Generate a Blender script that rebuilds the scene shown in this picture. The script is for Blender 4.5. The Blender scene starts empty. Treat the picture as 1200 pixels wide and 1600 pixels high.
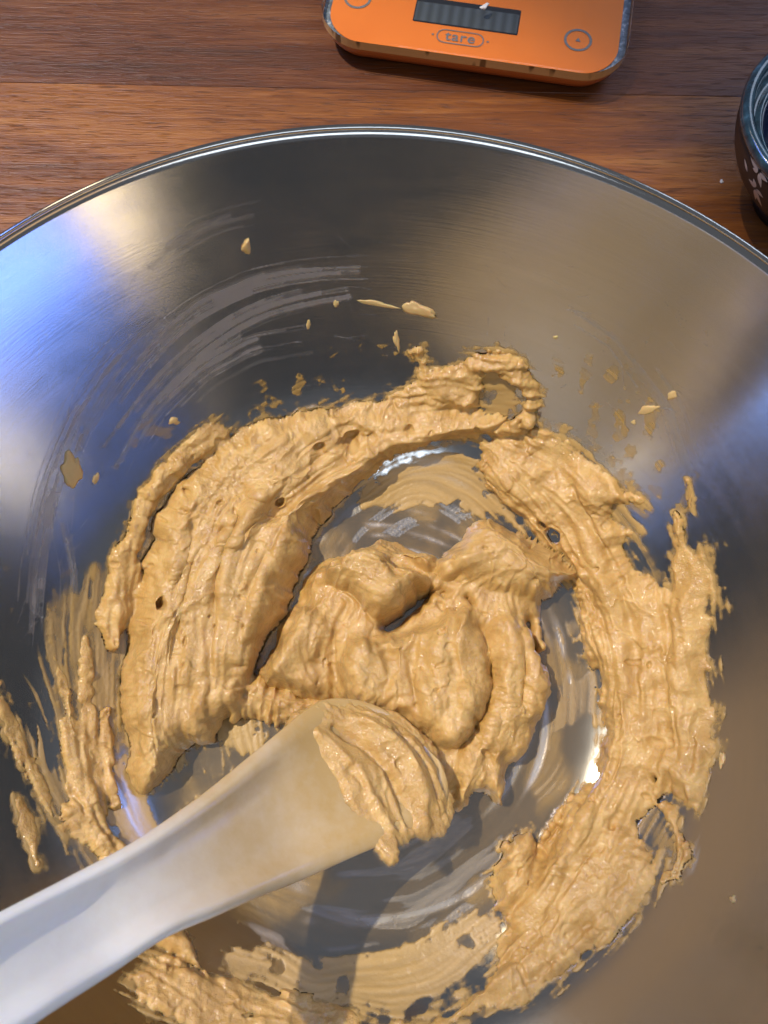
import bpy, bmesh, math, random
import numpy as np
from mathutils import Vector

# ------------------------------------------------------------------ camera, light, exposure
scene = bpy.context.scene
COL = scene.collection
CAM = np.array([0.0047, -0.0121, 0.2974]); TILT = math.radians(16.0); FPX = 1200.0
cam_d = bpy.data.cameras.new('camera'); cam = bpy.data.objects.new('camera', cam_d); COL.objects.link(cam)
cam.location = CAM; cam.rotation_euler = (TILT, 0, 0)
cam_d.sensor_fit = 'VERTICAL'; cam_d.sensor_height = 32.0; cam_d.lens = 24.0
cam_d.clip_start = 0.01; cam_d.clip_end = 50
cam_d.dof.use_dof = True; cam_d.dof.focus_distance = 0.285; cam_d.dof.aperture_fstop = 22.0
scene.camera = cam

world = bpy.data.worlds.new('World'); scene.world = world; world.use_nodes = True
bg = world.node_tree.nodes['Background']
bg.inputs['Color'].default_value = (0.80, 0.86, 1.0, 1); bg.inputs['Strength'].default_value = 0.18

SUN_TO = Vector((-0.45, 0.20, 1.0)).normalized()      # direction towards the sunlight
def aim(o, target):
    d = Vector(target) - o.location
    o.rotation_euler = d.to_track_quat('-Z', 'Y').to_euler()
def spot(name, loc, target, watts, color, radius, angle):
    l = bpy.data.lights.new(name, 'SPOT'); l.energy = watts; l.color = color
    l.shadow_soft_size = radius; l.spot_size = angle; l.spot_blend = 0.3
    o = bpy.data.objects.new(name, l); COL.objects.link(o); o.location = loc; aim(o, target); return o
def area(name, loc, target, watts, color, sx, sy):
    l = bpy.data.lights.new(name, 'AREA'); l.shape = 'RECTANGLE'; l.size = sx; l.size_y = sy
    l.energy = watts; l.color = color
    o = bpy.data.objects.new(name, l); COL.objects.link(o); o.location = loc; aim(o, target); return o
def sky_dir(az, el, d): 
    az, el = math.radians(az), math.radians(el); return (d * math.cos(el) * math.cos(az), d * math.cos(el) * math.sin(az), d * math.sin(el))
spot('sunlight', Vector((-0.10, 0.12, 0)) + SUN_TO * 6.0, (-0.10, 0.12, 0), 1500, (1.0, 0.885, 0.69), 0.032, math.radians(5.2))
area('window_left', sky_dir(146, 53, 1.5), (0, 0, 0.05), 8.0, (0.15, 0.29, 1.0), 0.60, 0.32)
area('window_right', sky_dir(31, 54, 1.5), (0, 0, 0.05), 5.0, (0.22, 0.38, 1.0), 0.28, 0.34)
area('window_far', sky_dir(49, 36, 1.9), (0.1, 0.2, 0), 4.5, (0.66, 0.78, 1.0), 0.75, 0.65)
area('handle_fill', sky_dir(-92, 56, 1.6), (0, 0, 0.05), 4.6, (0.74, 0.85, 1.0), 0.75, 0.6)  # added fill with no real window behind it, brightens the spatula handle
area('warm_fill', sky_dir(-38, 64, 1.5), (0, 0, 0.05), 0.95, (1.0, 0.60, 0.27), 0.7, 0.5)  # added warm light, only there to tint the lower right steel brown
area('stripe_light', sky_dir(121, 51, 1.5), (0, 0, 0.05), 1.1, (1.0, 0.80, 0.52), 0.09, 0.36)  # added light that makes the warm stripe on the far left steel

scene.view_settings.view_transform = 'Standard'; scene.view_settings.look = 'None'
scene.view_settings.exposure = 0.0; scene.view_settings.gamma = 1.0
scene.render.film_transparent = False
scene.cycles.use_denoising = True
scene.cycles.max_bounces = 8; scene.cycles.use_adaptive_sampling = True; scene.cycles.adaptive_threshold = 0.06; scene.cycles.transparent_max_bounces = 12
scene.cycles.sample_clamp_indirect = 4.0

# ------------------------------------------------------------------ helpers: objects
def mesh_obj(name, verts, faces, mat=None, parent=None, smooth=True):
    me = bpy.data.meshes.new(name); me.from_pydata([tuple(v) for v in verts], [], [tuple(f) for f in faces]); me.update()
    if smooth: me.polygons.foreach_set('use_smooth', [True] * len(me.polygons))
    o = bpy.data.objects.new(name, me); COL.objects.link(o)
    if mat: me.materials.append(mat)
    if parent: o.parent = parent
    return o
def np_mesh(name, V, Q, mat=None, parent=None, attrs=None):
    """fast quad mesh from numpy arrays"""
    me = bpy.data.meshes.new(name); nv, nq = len(V), len(Q)
    me.vertices.add(nv); me.vertices.foreach_set('co', np.ascontiguousarray(V, np.float32).ravel())
    me.loops.add(nq * 4); me.loops.foreach_set('vertex_index', np.ascontiguousarray(Q, np.int32).ravel())
    me.polygons.add(nq); me.polygons.foreach_set('loop_start', np.arange(0, nq * 4, 4, dtype=np.int32))
    me.polygons.foreach_set('use_smooth', np.ones(nq, bool))
    me.update(calc_edges=True); me.validate()
    for k, a in (attrs or {}).items():
        at = me.attributes.new(k, 'FLOAT', 'POINT'); at.data.foreach_set('value', np.ascontiguousarray(a, np.float32))
    o = bpy.data.objects.new(name, me); COL.objects.link(o)
    if mat: me.materials.append(mat)
    if parent: o.parent = parent
    return o
def empty(name, loc=(0, 0, 0)):
    o = bpy.data.objects.new(name, None); COL.objects.link(o); o.location = loc; o.empty_display_size = 0.02; return o
def tag(o, label, cat, group=None):
    o['label'] = label; o['category'] = cat
    if group: o['group'] = group
    return o
def keep(o, parent):
    """parent o to an Empty that is only translated, keeping world place"""
    o.parent = parent; o.matrix_parent_inverse = parent.matrix_basis.inverted(); return o
def bm_obj(name, bm, mat, parent=None, smooth=True):
    me = bpy.data.meshes.new(name); bm.to_mesh(me); bm.free()
    if smooth: me.polygons.foreach_set('use_smooth', [True] * len(me.polygons))
    me.materials.append(mat); o = bpy.data.objects.new(name, me); COL.objects.link(o)
    if parent: o.parent = parent
    return o
def lathe(profile, n=160, closed=True):
    V, F = [], []; m = len(profile)
    for i in range(n):
        a = 2 * math.pi * i / n
        for r, z in profile: V.append((r * math.cos(a), r * math.sin(a), z))
    for i in range(n):
        j = (i + 1) % n
        for k in range(m if closed else m - 1):
            l = (k + 1) % m
            F.append((i * m + k, j * m + k, j * m + l, i * m + l))
    return V, F

# ------------------------------------------------------------------ helpers: materials
class Mat:
    def __init__(s, name):
        s.m = bpy.data.materials.new(name); s.m.use_nodes = True; s.t = s.m.node_tree
        s.b = s.t.nodes['Principled BSDF']; s.out = s.t.nodes['Material Output']
    def n(s, typ, **kw):
        nd = s.t.nodes.new(typ)
        for k, v in kw.items(): setattr(nd, k, v)
        return nd
    def l(s, a, b): s.t.links.new(a, b)
    def set(s, **kw):
        for k, v in kw.items():
            i = s.b.inputs[k.replace('_', ' ')]
            i.default_value = v
        return s
    def val(s, x): 
        return x
    def math(s, op, a, b=None, clamp=False):
        nd = s.n('ShaderNodeMath', operation=op, use_clamp=clamp)
        for i, x in enumerate((a, b)):
            if x is None: continue
            if isinstance(x, (int, float)): nd.inputs[i].default_value = x
            else: s.l(x, nd.inputs[i])
        return nd.outputs[0]
    def mix(s, fac, a, b):
        nd = s.n('ShaderNodeMix', data_type='RGBA')
        for i, x in ((0, fac), (6, a), (7, b)):
            if isinstance(x, (int, float)): nd.inputs[i].default_value = x
            elif isinstance(x, tuple): nd.inputs[i].default_value = (*x, 1) if len(x) == 3 else x
            else: s.l(x, nd.inputs[i])
        return nd.outputs[2]
    def ramp(s, fac, stops):
        nd = s.n('ShaderNodeValToRGB'); e = nd.color_ramp.elements
        while len(e) < len(stops): e.new(0.5)
        for el, (p, c) in zip(e, stops):
            el.position = p; el.color = (*c, 1) if len(c) == 3 else c
        s.l(fac, nd.inputs[0]); return nd.outputs[0]
    def noise(s, vec, scale, detail=4, rough=0.55, dist=0.0):
        nd = s.n('ShaderNodeTexNoise'); nd.inputs['Scale'].default_value = scale
        nd.inputs['Detail'].default_value = detail; nd.inputs['Roughness'].default_value = rough
        nd.inputs['Distortion'].default_value = dist
        if vec is not None: s.l(vec, nd.inputs['Vector'])
        return nd.outputs['Fac']
    def coords(s, scale=(1, 1, 1), rot=(0, 0, 0), kind='Object'):
        tc = s.n('ShaderNodeTexCoord'); mp = s.n('ShaderNodeMapping')
        mp.inputs['Scale'].default_value = scale; mp.inputs['Rotation'].default_value = rot
        s.l(tc.outputs[kind], mp.inputs['Vector']); return mp.outputs[0]
    def bump(s, h, strength, dist):
        nd = s.n('ShaderNodeBump'); nd.inputs['Strength'].default_value = strength; nd.inputs['Distance'].default_value = dist
        s.l(h, nd.inputs['Height']); return nd.outputs[0]
    def attr(s, name):
        nd = s.n('ShaderNodeAttribute', attribute_name=name); return nd.outputs['Fac']

def mat_plain(name, col, rough=0.5, **kw):
    m = Mat(name); m.set(Base_Color=(*col, 1), Roughness=rough, **kw); return m

# brushed steel: fine circular brushing, scratches, slight clouding
def mat_steel():
    m = Mat('brushed_steel'); m.set(Metallic=1.0, Anisotropic=0.6, Anisotropic_Rotation=0.25)
    tc = m.n('ShaderNodeTexCoord'); sep = m.n('ShaderNodeSeparateXYZ'); m.l(tc.outputs['Object'], sep.inputs[0])
    x, y, z = sep.outputs
    rad = m.math('SQRT', m.math('ADD', m.math('MULTIPLY', x, x), m.math('MULTIPLY', y, y)))
    arc = m.math('ADD', rad, m.math('MULTIPLY', z, 1.0))
    ang = m.math('ARCTAN2', y, x)
    cb = m.n('ShaderNodeCombineXYZ'); m.l(m.math('MULTIPLY', arc, 900), cb.inputs[0]); m.l(m.math('MULTIPLY', ang, 2.2), cb.inputs[1])
    brush = m.noise(cb.outputs[0], 1.0, 3, 0.6)
    cb2 = m.n('ShaderNodeCombineXYZ'); m.l(m.math('MULTIPLY', arc, 120), cb2.inputs[0]); m.l(m.math('MULTIPLY', ang, 3.0), cb2.inputs[1])
    band = m.noise(cb2.outputs[0], 1.0, 3, 0.6)
    cloud = m.noise(m.coords(), 38, 5, 0.6)
    rough = m.math('ADD', m.math('MULTIPLY', cloud, 0.08), 0.05)
    rough = m.math('ADD', rough, m.math('MULTIPLY', band, 0.06))
    m.l(rough, m.b.inputs['Roughness'])
    c = m.mix(brush, (0.44, 0.43, 0.405), (0.53, 0.515, 0.49))
    m.l(c, m.b.inputs['Base Color'])
    dent = m.noise(m.coords(), 26, 3, 0.5); h = m.math('ADD', m.math('MULTIPLY', brush, 0.022), m.math('MULTIPLY', dent, 0.07))
    h = m.math('ADD', h, m.math('MULTIPLY', cloud, 0.015))
    m.l(m.bump(h, 0.55, 0.0006), m.b.inputs['Normal'])
    tg = m.n('ShaderNodeTangent', direction_type='RADIAL', axis='Z'); m.l(tg.outputs[0], m.b.inputs['Tangent'])
    return m.m

def mat_dough(name='dough'):
    m = Mat(name)
    g = m.noise(m.coords(), 820, 3, 0.65); lump = m.noise(m.coords(), 130, 3, 0.55); wet = m.noise(m.coords(), 430, 2, 0.55)
    c = m.ramp(lump, [(0.25, (0.45, 0.252, 0.066)), (0.55, (0.58, 0.354, 0.109)), (0.8, (0.69, 0.456, 0.165))])
    m.l(c, m.b.inputs['Base Color'])
    m.set(Subsurface_Weight=0.30, Subsurface_Radius=(1.0, 0.5, 0.2), Subsurface_Scale=0.003, Specular_IOR_Level=0.4, Coat_Weight=0.5, Coat_Roughness=0.14, Coat_IOR=1.45)
    r = m.math('ADD', m.math('MULTIPLY', lump, 0.34), 0.26); m.l(r, m.b.inputs['Roughness'])
    m.l(m.attr('cover'), m.b.inputs['Alpha'])
    m.l(m.bump(g, 0.60, 0.0008), m.b.inputs['Normal']); m.l(m.bump(wet, 0.8, 0.0016), m.b.inputs['Coat Normal'])
    return m.m

def mat_film():
    m = Mat('dough_smear')
    m.set(Roughness=0.30, Specular_IOR_Level=0.5)
    g = m.noise(m.coords(), 900, 2, 0.6)
    tan = m.attr('tan')
    c = m.mix(tan, (0.66, 0.65, 0.62), (0.50, 0.305, 0.075)); m.l(c, m.b.inputs['Base Color'])
    mt_ = m.math('SUBTRACT', 1.0, m.math('MULTIPLY', tan, 1.5), True); m.l(m.math('MULTIPLY', mt_, 0.8), m.b.inputs['Metallic']); m.l(m.math('ADD', 0.42, m.math('MULTIPLY', mt_, 0.0)), m.b.inputs['Roughness'])
    m.l(m.attr('opacity'), m.b.inputs['Alpha'])
    m.l(m.bump(g, 0.4, 0.0004), m.b.inputs['Normal'])
    return m.m

def mat_wood():
    m = Mat('oiled_wood')
    oi = m.n('ShaderNodeObjectInfo'); tone = m.n('ShaderNodeAttribute', attribute_name='tone', attribute_type='OBJECT').outputs['Fac']
    tc = m.n('ShaderNodeTexCoord'); ad = m.n('ShaderNodeVectorMath', operation='ADD')
    cx = m.n('ShaderNodeCombineXYZ'); m.l(m.math('MULTIPLY', oi.outputs['Random'], 7.0), cx.inputs[0]); m.l(m.math('MULTIPLY', oi.outputs['Random'], 3.0), cx.inputs[1])
    m.l(tc.outputs['Object'], ad.inputs[0]); m.l(cx.outputs[0], ad.inputs[1])
    def mp(sc):
        n_ = m.n('ShaderNodeMapping'); n_.inputs['Scale'].default_value = sc; m.l(ad.outputs[0], n_.inputs['Vector']); return n_.outputs[0]
    wide = m.noise(mp((5, 48, 10)), 1.0, 5, 0.6, 0.8)
    mid = m.noise(mp((16, 260, 40)), 1.0, 5, 0.62, 0.5)
    fine = m.noise(mp((60, 1500, 200)), 1.0, 3, 0.6, 0.2)
    pore = m.noise(mp((75, 1000, 200)), 1.0, 3, 0.6)
    pore = m.ramp(pore, [(0.58, (0, 0, 0)), (0.66, (1, 1, 1))])
    f = m.math('ADD', m.math('MULTIPLY', wide, 0.5), m.math('MULTIPLY', mid, 0.35))
    f = m.math('ADD', f, m.math('MULTIPLY', m.math('SUBTRACT', fine, 0.15), 0.21))
    light = m.ramp(f, [(0.33, (0.095, 0.032, 0.010)), (0.47, (0.17, 0.050, 0.008)), (0.56, (0.265, 0.088, 0.014)), (0.68, (0.37, 0.148, 0.028))])
    dark = m.ramp(f, [(0.33, (0.055, 0.020, 0.009)), (0.47, (0.095, 0.026, 0.007)), (0.56, (0.138, 0.043, 0.012)), (0.68, (0.20, 0.074, 0.022))])
    c = m.mix(tone, dark, light)
    c = m.mix(m.math('MULTIPLY', pore, 0.60), c, (0.040, 0.015, 0.007)); m.l(c, m.b.inputs['Base Color'])
    r = m.math('ADD', m.math('MULTIPLY', mid, 0.22), 0.30); m.l(r, m.b.inputs['Roughness'])
    h = m.math('SUBTRACT', m.math('ADD', m.math('MULTIPLY', fine, 0.7), m.math('MULTIPLY', mid, 0.5)), m.math('MULTIPLY', pore, 0.6))
    m.l(m.bump(h, 0.5, 0.0008), m.b.inputs['Normal'])
    m.set(Specular_IOR_Level=0.38)
    return m.m

# ------------------------------------------------------------------ helpers: the photograph's rays, bowl profile
_fw = np.array([0, math.sin(TILT), -math.cos(TILT)]); _rt = np.array([1.0, 0, 0]); _up = np.cross(_rt, _fw)
def ray(u, v): return _fw * FPX + _rt * (u - 600.0) - _up * (v - 800.0)
def on_z(u, v, z):
    d = ray(u, v); return CAM + d * ((z - CAM[2]) / d[2])

R_RIM, H_RIM = 0.1604, 0.110
def bez(p0, p1, p2, p3, n):
    t = np.linspace(0, 1, n)[:, None]
    p0, p1, p2, p3 = map(np.array, (p0, p1, p2, p3))
    return (1 - t) ** 3 * p0 + 3 * (1 - t) ** 2 * t * p1 + 3 * (1 - t) * t * t * p2 + t ** 3 * p3
_fl = np.stack([np.linspace(0, 0.072, 24), np.full(24, 0.0022)], 1)
PROF = np.concatenate([_fl, bez((0.072, 0.0022), (0.104, 0.0022), (0.136, 0.044), (R_RIM - 0.0012, H_RIM), 90)[1:]])
SARC = np.concatenate([[0], np.cumsum(np.hypot(*np.diff(PROF, axis=0).T))])
_tan = np.gradient(PROF, axis=0); _tan /= np.linalg.norm(_tan, axis=1)[:, None]
def bowl_z(r): return np.interp(r, PROF[:, 0], PROF[:, 1])
def surf(px, py):
    """arc-length plane -> point and normal on the inside of the bowl"""
    rho = np.hypot(px, py); c = np.where(rho > 1e-9, px / np.maximum(rho, 1e-9), 1.0); s = np.where(rho > 1e-9, py / np.maximum(rho, 1e-9), 0.0)
    r = np.interp(rho, SARC, PROF[:, 0]); z = np.interp(rho, SARC, PROF[:, 1])
    tr = np.interp(rho, SARC, _tan[:, 0]); tz = np.interp(rho, SARC, _tan[:, 1])
    P = np.stack([r * c, r * s, z], -1); N = np.stack([-tz * c, -tz * s, tr], -1)
    return P, N
def to_plane(u, v, h=0.0):
    """pixel of the photograph -> arc-length plane, where its ray meets the bowl raised by h"""
    d = ray(u, v); d = d / np.linalg.norm(d)
    t = np.linspace(0.05, 0.6, 2200); P = CAM + t[:, None] * d; r = np.hypot(P[:, 0], P[:, 1])
    # raised surface: move profile along its normal by h
    pr = PROF[:, 0] - _tan[:, 1] * h; pz = PROF[:, 1] + _tan[:, 0] * h
    below = P[:, 2] < np.interp(r, pr, pz)
    i = int(np.argmax(below)) if below.any() else len(t) - 1
    p = P[i]; rr = math.hypot(p[0], p[1]); rho = float(np.interp(rr, pr, SARC))
    return np.array([p[0], p[1]]) / max(rr, 1e-9) * rho
def tp(pts, h=0.0): return np.array([to_plane(u, v, h) for u, v in pts])

# ------------------------------------------------------------------ helpers: fields on a grid
_TAB = np.random.default_rng(99).random(65536).astype(np.float32)
def hsh(ix, iy, seed):
    return _TAB[(ix * 167 + iy * 6151 + seed * 7919) & 65535]
def vnoise(x, y, seed):
    ix, iy = np.floor(x).astype(np.int32), np.floor(y).astype(np.int32); fx, fy = (x - ix).astype(np.float32), (y - iy).astype(np.float32)
    fx = fx * fx * fx * (fx * (fx * 6 - 15) + 10); fy = fy * fy * fy * (fy * (fy * 6 - 15) + 10)
    a, b, c, d = hsh(ix, iy, seed), hsh(ix + 1, iy, seed), hsh(ix, iy + 1, seed), hsh(ix + 1, iy + 1, seed)
    return ((a * (1 - fx) + b * fx) * (1 - fy) + (c * (1 - fx) + d * fx) * fy) * 2 - 1
def fbm(x, y, size, seed, octv=3):
    o = 0; a = 1.0; t = 0
    for k in range(octv):
        ca, sa = math.cos(0.7 * k + seed), math.sin(0.7 * k + seed)
        o = o + a * vnoise((x * ca - y * sa) / size + 17 * k, (x * sa + y * ca) / size - 9 * k, seed * 31 + k); t += a; a *= 0.5; size *= 0.48
    return o / t
def blur(a, k):
    """repeated box blur, k cells"""
    for _ in range(2):
        for ax in (0, 1):
            c = np.cumsum(np.pad(a, [(k + 1, k) if i == ax else (0, 0) for i in (0, 1)], mode='edge'), axis=ax)
            sl1 = [slice(None)] * 2; sl2 = [slice(None)] * 2
            sl1[ax] = slice(2 * k + 1, None); sl2[ax] = slice(0, -(2 * k + 1))
            a = (c[tuple(sl1)] - c[tuple(sl2)]) / (2 * k + 1)
    return a
def seg_dist(X, Y, pts, closed):
    d2 = np.full(X.shape, 1e9); n = len(pts)
    for i in range(n if closed else n - 1):
        a, b = pts[i], pts[(i + 1) % n]; e = b - a; L = e @ e + 1e-18
        t = np.clip(((X - a[0]) * e[0] + (Y - a[1]) * e[1]) / L, 0, 1)
        d2 = np.minimum(d2, (X - a[0] - t * e[0]) ** 2 + (Y - a[1] - t * e[1]) ** 2)
    return np.sqrt(d2)
def add_stroke(S, g, pts, a, w, jg, msk, power=2):
    m = 3.2 * w + 0.003; lo, hi = pts.min(0) - m, pts.max(0) + m
    i0, i1 = np.searchsorted(g.x, (lo[0], hi[0])); j0, j1 = np.searchsorted(g.y, (lo[1], hi[1]))
    if i1 <= i0 or j1 <= j0: return
    sl = (slice(i0, i1), slice(j0, j1))
    d = seg_dist(g.X[sl], g.Y[sl], pts, False) + jg[sl]
    S[sl] += (msk[sl] if msk is not None else 1.0) * a * np.exp(-(np.maximum(d, 0) / w) ** power)
def poly_sd(X, Y, pts, margin=0.014):
    lo, hi = pts.min(0) - margin, pts.max(0) + margin
    i0, i1 = np.searchsorted(X[:, 0], (lo[0], hi[0])); j0, j1 = np.searchsorted(Y[0], (lo[1], hi[1])); out = np.full(X.shape, -0.05); n = len(pts)
    X, Y = X[i0:i1, j0:j1], Y[i0:i1, j0:j1]
    d = seg_dist(X, Y, pts, True); ins = np.zeros(X.shape, bool)
    for i in range(n):
        a, b = pts[i], pts[(i + 1) % n]
        if a[1] == b[1]: continue
        ins ^= ((a[1] > Y) != (b[1] > Y)) & (X < (b[0] - a[0]) * (Y - a[1]) / (b[1] - a[1]) + a[0])
    out[i0:i1, j0:j1] = np.where(ins, d, -d); return out
def smooth_line(pts, it=2, closed=False):
    p = np.array(pts, float)
    for _ in range(it):
        q = []
        n = len(p)
        if not closed: q.append(p[0])
        for i in range(n if closed else n - 1):
            a, b = p[i], p[(i + 1) % n]; q += [0.75 * a + 0.25 * b, 0.25 * a + 0.75 * b]
        if not closed: q.append(p[-1])
        p = np.array(q)
    return p
def sstep(a, b, x):
    t = np.clip((x - a) / (b - a), 0, 1); return t * t * (3 - 2 * t)
def dome(sd, w):
    f = np.clip(sd / w, 0, 1); return np.sqrt(np.maximum(1 - (1 - f) ** 2, 0))
def lic(src, ux, uy, steps):
    """smear a noise image along a unit direction field (cells)"""
    n0, n1 = src.shape; gi, gj = np.meshgrid(np.arange(n0, dtype=np.float32), np.arange(n1, dtype=np.float32), indexing='ij')
    acc = src.copy(); wsum = 1.0
    for sgn in (1, -1):
        pi, pj = gi.copy(), gj.copy(); lx, ly = ux, uy
        for k in range(steps):
            ii = np.clip(np.rint(pi), 0, n0 - 1).astype(np.int32); jj = np.clip(np.rint(pj), 0, n1 - 1).astype(np.int32)
            vx, vy = ux[ii, jj], uy[ii, jj]
            if k: 
                fl = np.where(vx * lx + vy * ly < 0, -1.0, 1.0); vx = vx * fl; vy = vy * fl
            lx, ly = vx, vy
            pi += sgn * vx; pj += sgn * vy
            w = 0.5 + 0.5 * math.cos(math.pi * (k + 1) / (steps + 1))
            acc = acc + w * src[np.clip(np.rint(pi), 0, n0 - 1).astype(np.int32), np.clip(np.rint(pj), 0, n1 - 1).astype(np.int32)]; wsum += w
    acc /= wsum; acc -= acc.mean(); return acc / (acc.std() + 1e-9)

class Grid:
    def __init__(s, x0, x1, y0, y1, h):
        s.h = h; s.x = np.arange(x0, x1, h); s.y = np.arange(y0, y1, h)
        s.X, s.Y = np.meshgrid(s.x, s.y, indexing='ij')
    def flow(s, lines, default=None, soft=0.006, coarse=8):
        """direction field from hand-drawn stroke lines; far from all of them the default wins"""
        Xc, Yc = s.X[::coarse, ::coarse], s.Y[::coarse, ::coarse]
        A = np.zeros(Xc.shape); B = np.zeros(Xc.shape)
        for p in lines:
            for a, b in zip(p[:-1], p[1:]):
                e = b - a; L = np.hypot(*e); th = 2 * math.atan2(e[1], e[0]); m = (a + b) / 2
                w = L / ((Xc - m[0]) ** 2 + (Yc - m[1]) ** 2 + soft ** 2) ** 1.5
                A += w * math.cos(th); B += w * math.sin(th)
        if default is not None:
            th = 2 * default(Xc, Yc); w = 0.02 / (0.02 ** 2) ** 1.5 * 0.3
            A += w * np.cos(th); B += w * np.sin(th)
        A = np.kron(A, np.ones((coarse, coarse)))[:s.X.shape[0], :s.X.shape[1]]; B = np.kron(B, np.ones((coarse, coarse)))[:s.X.shape[0], :s.X.shape[1]]
        A, B = blur(A, coarse), blur(B, coarse); th = 0.5 * np.arctan2(B, A)
        th = th + 0.35 * fbm(s.X, s.Y, 0.014, 5, 2)
        return np.cos(th), np.sin(th)

def field_mesh(name, g, P, mask, mat, parent, attrs=None):
    """quads of a grid where every corner is inside the mask"""
    n0, n1 = mask.shape; q = mask[:-1, :-1] & mask[1:, :-1] & mask[1:, 1:] & mask[:-1, 1:]
    I, J = np.nonzero(q); idx = lambda i, j: i * n1 + j
    Q = np.stack([idx(I, J), idx(I + 1, J), idx(I + 1, J + 1), idx(I, J + 1)], 1)
    used, inv = np.unique(Q, return_inverse=True)
    return np_mesh(name, P.reshape(-1, 3)[used], inv.reshape(-1, 4), mat, parent, {k: a.reshape(-1)[used] for k, a in (attrs or {}).items()})
def grid_normals(P):
    du = np.gradient(P, axis=0); dv = np.gradient(P, axis=1); n = np.cross(du, dv)
    return n / (np.linalg.norm(n, axis=-1, keepdims=True) + 1e-12)

M_STEEL = mat_steel(); M_DOUGH = mat_dough(); M_FILM = mat_film(); M_WOOD = mat_wood()

# ------------------------------------------------------------------ setting: wooden table of boards
WROT = math.radians(-1.4)
def board_y(u, v): p = on_z(u, v, 0.0); return float(p[1] * math.cos(WROT) - p[0] * math.sin(WROT))
table = mesh_obj('table', *(lambda x0, x1, y0, y1, z0, z1: ([(x0, y0, z0), (x1, y0, z0), (x1, y1, z0), (x0, y1, z0), (x0, y0, z1), (x1, y0, z1), (x1, y1, z1), (x0, y1, z1)],
     [(0, 3, 2, 1), (4, 5, 6, 7), (0, 1, 5, 4), (1, 2, 6, 5), (2, 3, 7, 6), (3, 0, 4, 7)]))(-0.50, 0.50, -0.36, 0.57, -0.03, -0.0022), M_WOOD, smooth=False)
table['kind'] = 'structure'; table['tone'] = 0.1
seam = board_y(0, 128); edges = [seam - 0.084 * k for k in range(7, 0, -1)] + [seam, seam + 0.074, seam + 0.128, seam + 0.19, seam + 0.26]
tones = {0: 0.25, 1: 0.9, 2: 0.55, 3: 0.75, 4: 0.3, 5: 0.6}
for k, (a, b) in enumerate(zip(edges[:-1], edges[1:])):
    bm = bmesh.new(); bmesh.ops.create_cube(bm, size=1.0)
    for v in bm.verts: v.co = (v.co.x * 1.0, v.co.y * (b - a - 0.00012), v.co.z * 0.012)
    bmesh.ops.bevel(bm, geom=bm.edges[:], offset=0.00025, segments=1, affect='EDGES')
    o = bm_obj('board', bm, M_WOOD, table, smooth=False)
    ym = (a + b) / 2; o.location = (-ym * math.sin(WROT), ym * math.cos(WROT), -0.006); o.rotation_euler = (0, 0, WROT)
    o['tone'] = {7: 0.12, 6: 0.95}.get(k, 0.3 + 0.4 * (k % 2))

# ------------------------------------------------------------------ mixing bowl
bowl = empty('mixing_bowl', (0, 0, 0)); tag(bowl, 'wide brushed stainless steel mixing bowl holding the cookie dough', 'bowl')
inner = [(float(r), float(z)) for r, z in PROF]
inner[0] = (0.0004, inner[0][1])
th_ = 0.0009
outer = [(float(r + t[1] * th_), float(z - t[0] * th_)) for (r, z), t in zip(PROF, _tan)]
outer[0] = (0.0004, outer[0][1])
outer = [(r, max(z, 0.0005)) for r, z in outer]
V, F = lathe(inner + outer[::-1], 240); shell = mesh_obj('shell', V, F, M_STEEL, bowl)
rb = 0.0009; bead = [(R_RIM - 0.0003 + rb * math.cos(a), H_RIM + 0.0004 + rb * 0.85 * math.sin(a)) for a in np.linspace(0, 2 * math.pi, 17)[:-1]]
V, F = lathe(bead, 240); mesh_obj('rim', V, F, M_STEEL, bowl)

# ------------------------------------------------------------------ cookie dough
dough = empty('cookie_dough', (0, 0, 0.003)); tag(dough, 'sticky tan cookie dough smeared in a ring and mound inside the steel bowl', 'dough')

# hand-drawn stroke lines of the photograph: where the spoon dragged the dough
L_LEFT = [[(620, 650), (500, 690), (420, 740), (360, 830), (330, 930), (320, 1050), (300, 1150)],
          [(600, 690), (510, 760), (450, 850), (410, 950), (370, 1060)], [(420, 680), (300, 780), (250, 880), (220, 1000), (215, 1200)],
          [(350, 690), (240, 770), (200, 860), (178, 990)], [(850, 680), (760, 668), (680, 652), (600, 662), (540, 690)]]
L_RIGHT = [[(760, 700), (880, 770), (960, 880), (1010, 980), (1030, 1090), (1010, 1200), (960, 1300), (880, 1400), (780, 1480), (650, 1550)],
           [(770, 745), (850, 835), (925, 940), (965, 1060), (975, 1180), (930, 1290), (850, 1400)], [(1050, 820), (1075, 900), (1085, 1000), (1085, 1100), (1060, 1220)],
           [(860, 680), (950, 740), (1010, 830)]]
L_BOT = [[(180, 1470), (260, 1500), (340, 1530), (450, 1570), (600, 1590), (740, 1560)], [(150, 1300), (220, 1400), (320, 1480)],
         [(400, 1480), (520, 1530), (660, 1510), (780, 1440)]]
L_WALL = [[(110, 960), (125, 1100), (150, 1250), (220, 1390)], [(10, 1050), (45, 1160), (100, 1270)], [(150, 900), (165, 1050), (180, 1200), (230, 1330)]]
L_MOUND = [[(640, 965), (622, 1040), (640, 1110)], [(740, 950), (700, 1020), (722, 1100), (700, 1150)], [(680, 960), (655, 1040), (680, 1130)],
           [(800, 945), (822, 1040), (810, 1130), (765, 1230)], [(780, 940), (775, 1050), (790, 1130), (740, 1240)], [(505, 890), (570, 905), (625, 935)],
           [(700, 875), (780, 858), (890, 898)], [(470, 930), (432, 1020), (455, 1085)], [(510, 960), (480, 1030), (500, 1085)], [(560, 980), (560, 1050), (580, 1100)]]

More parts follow.
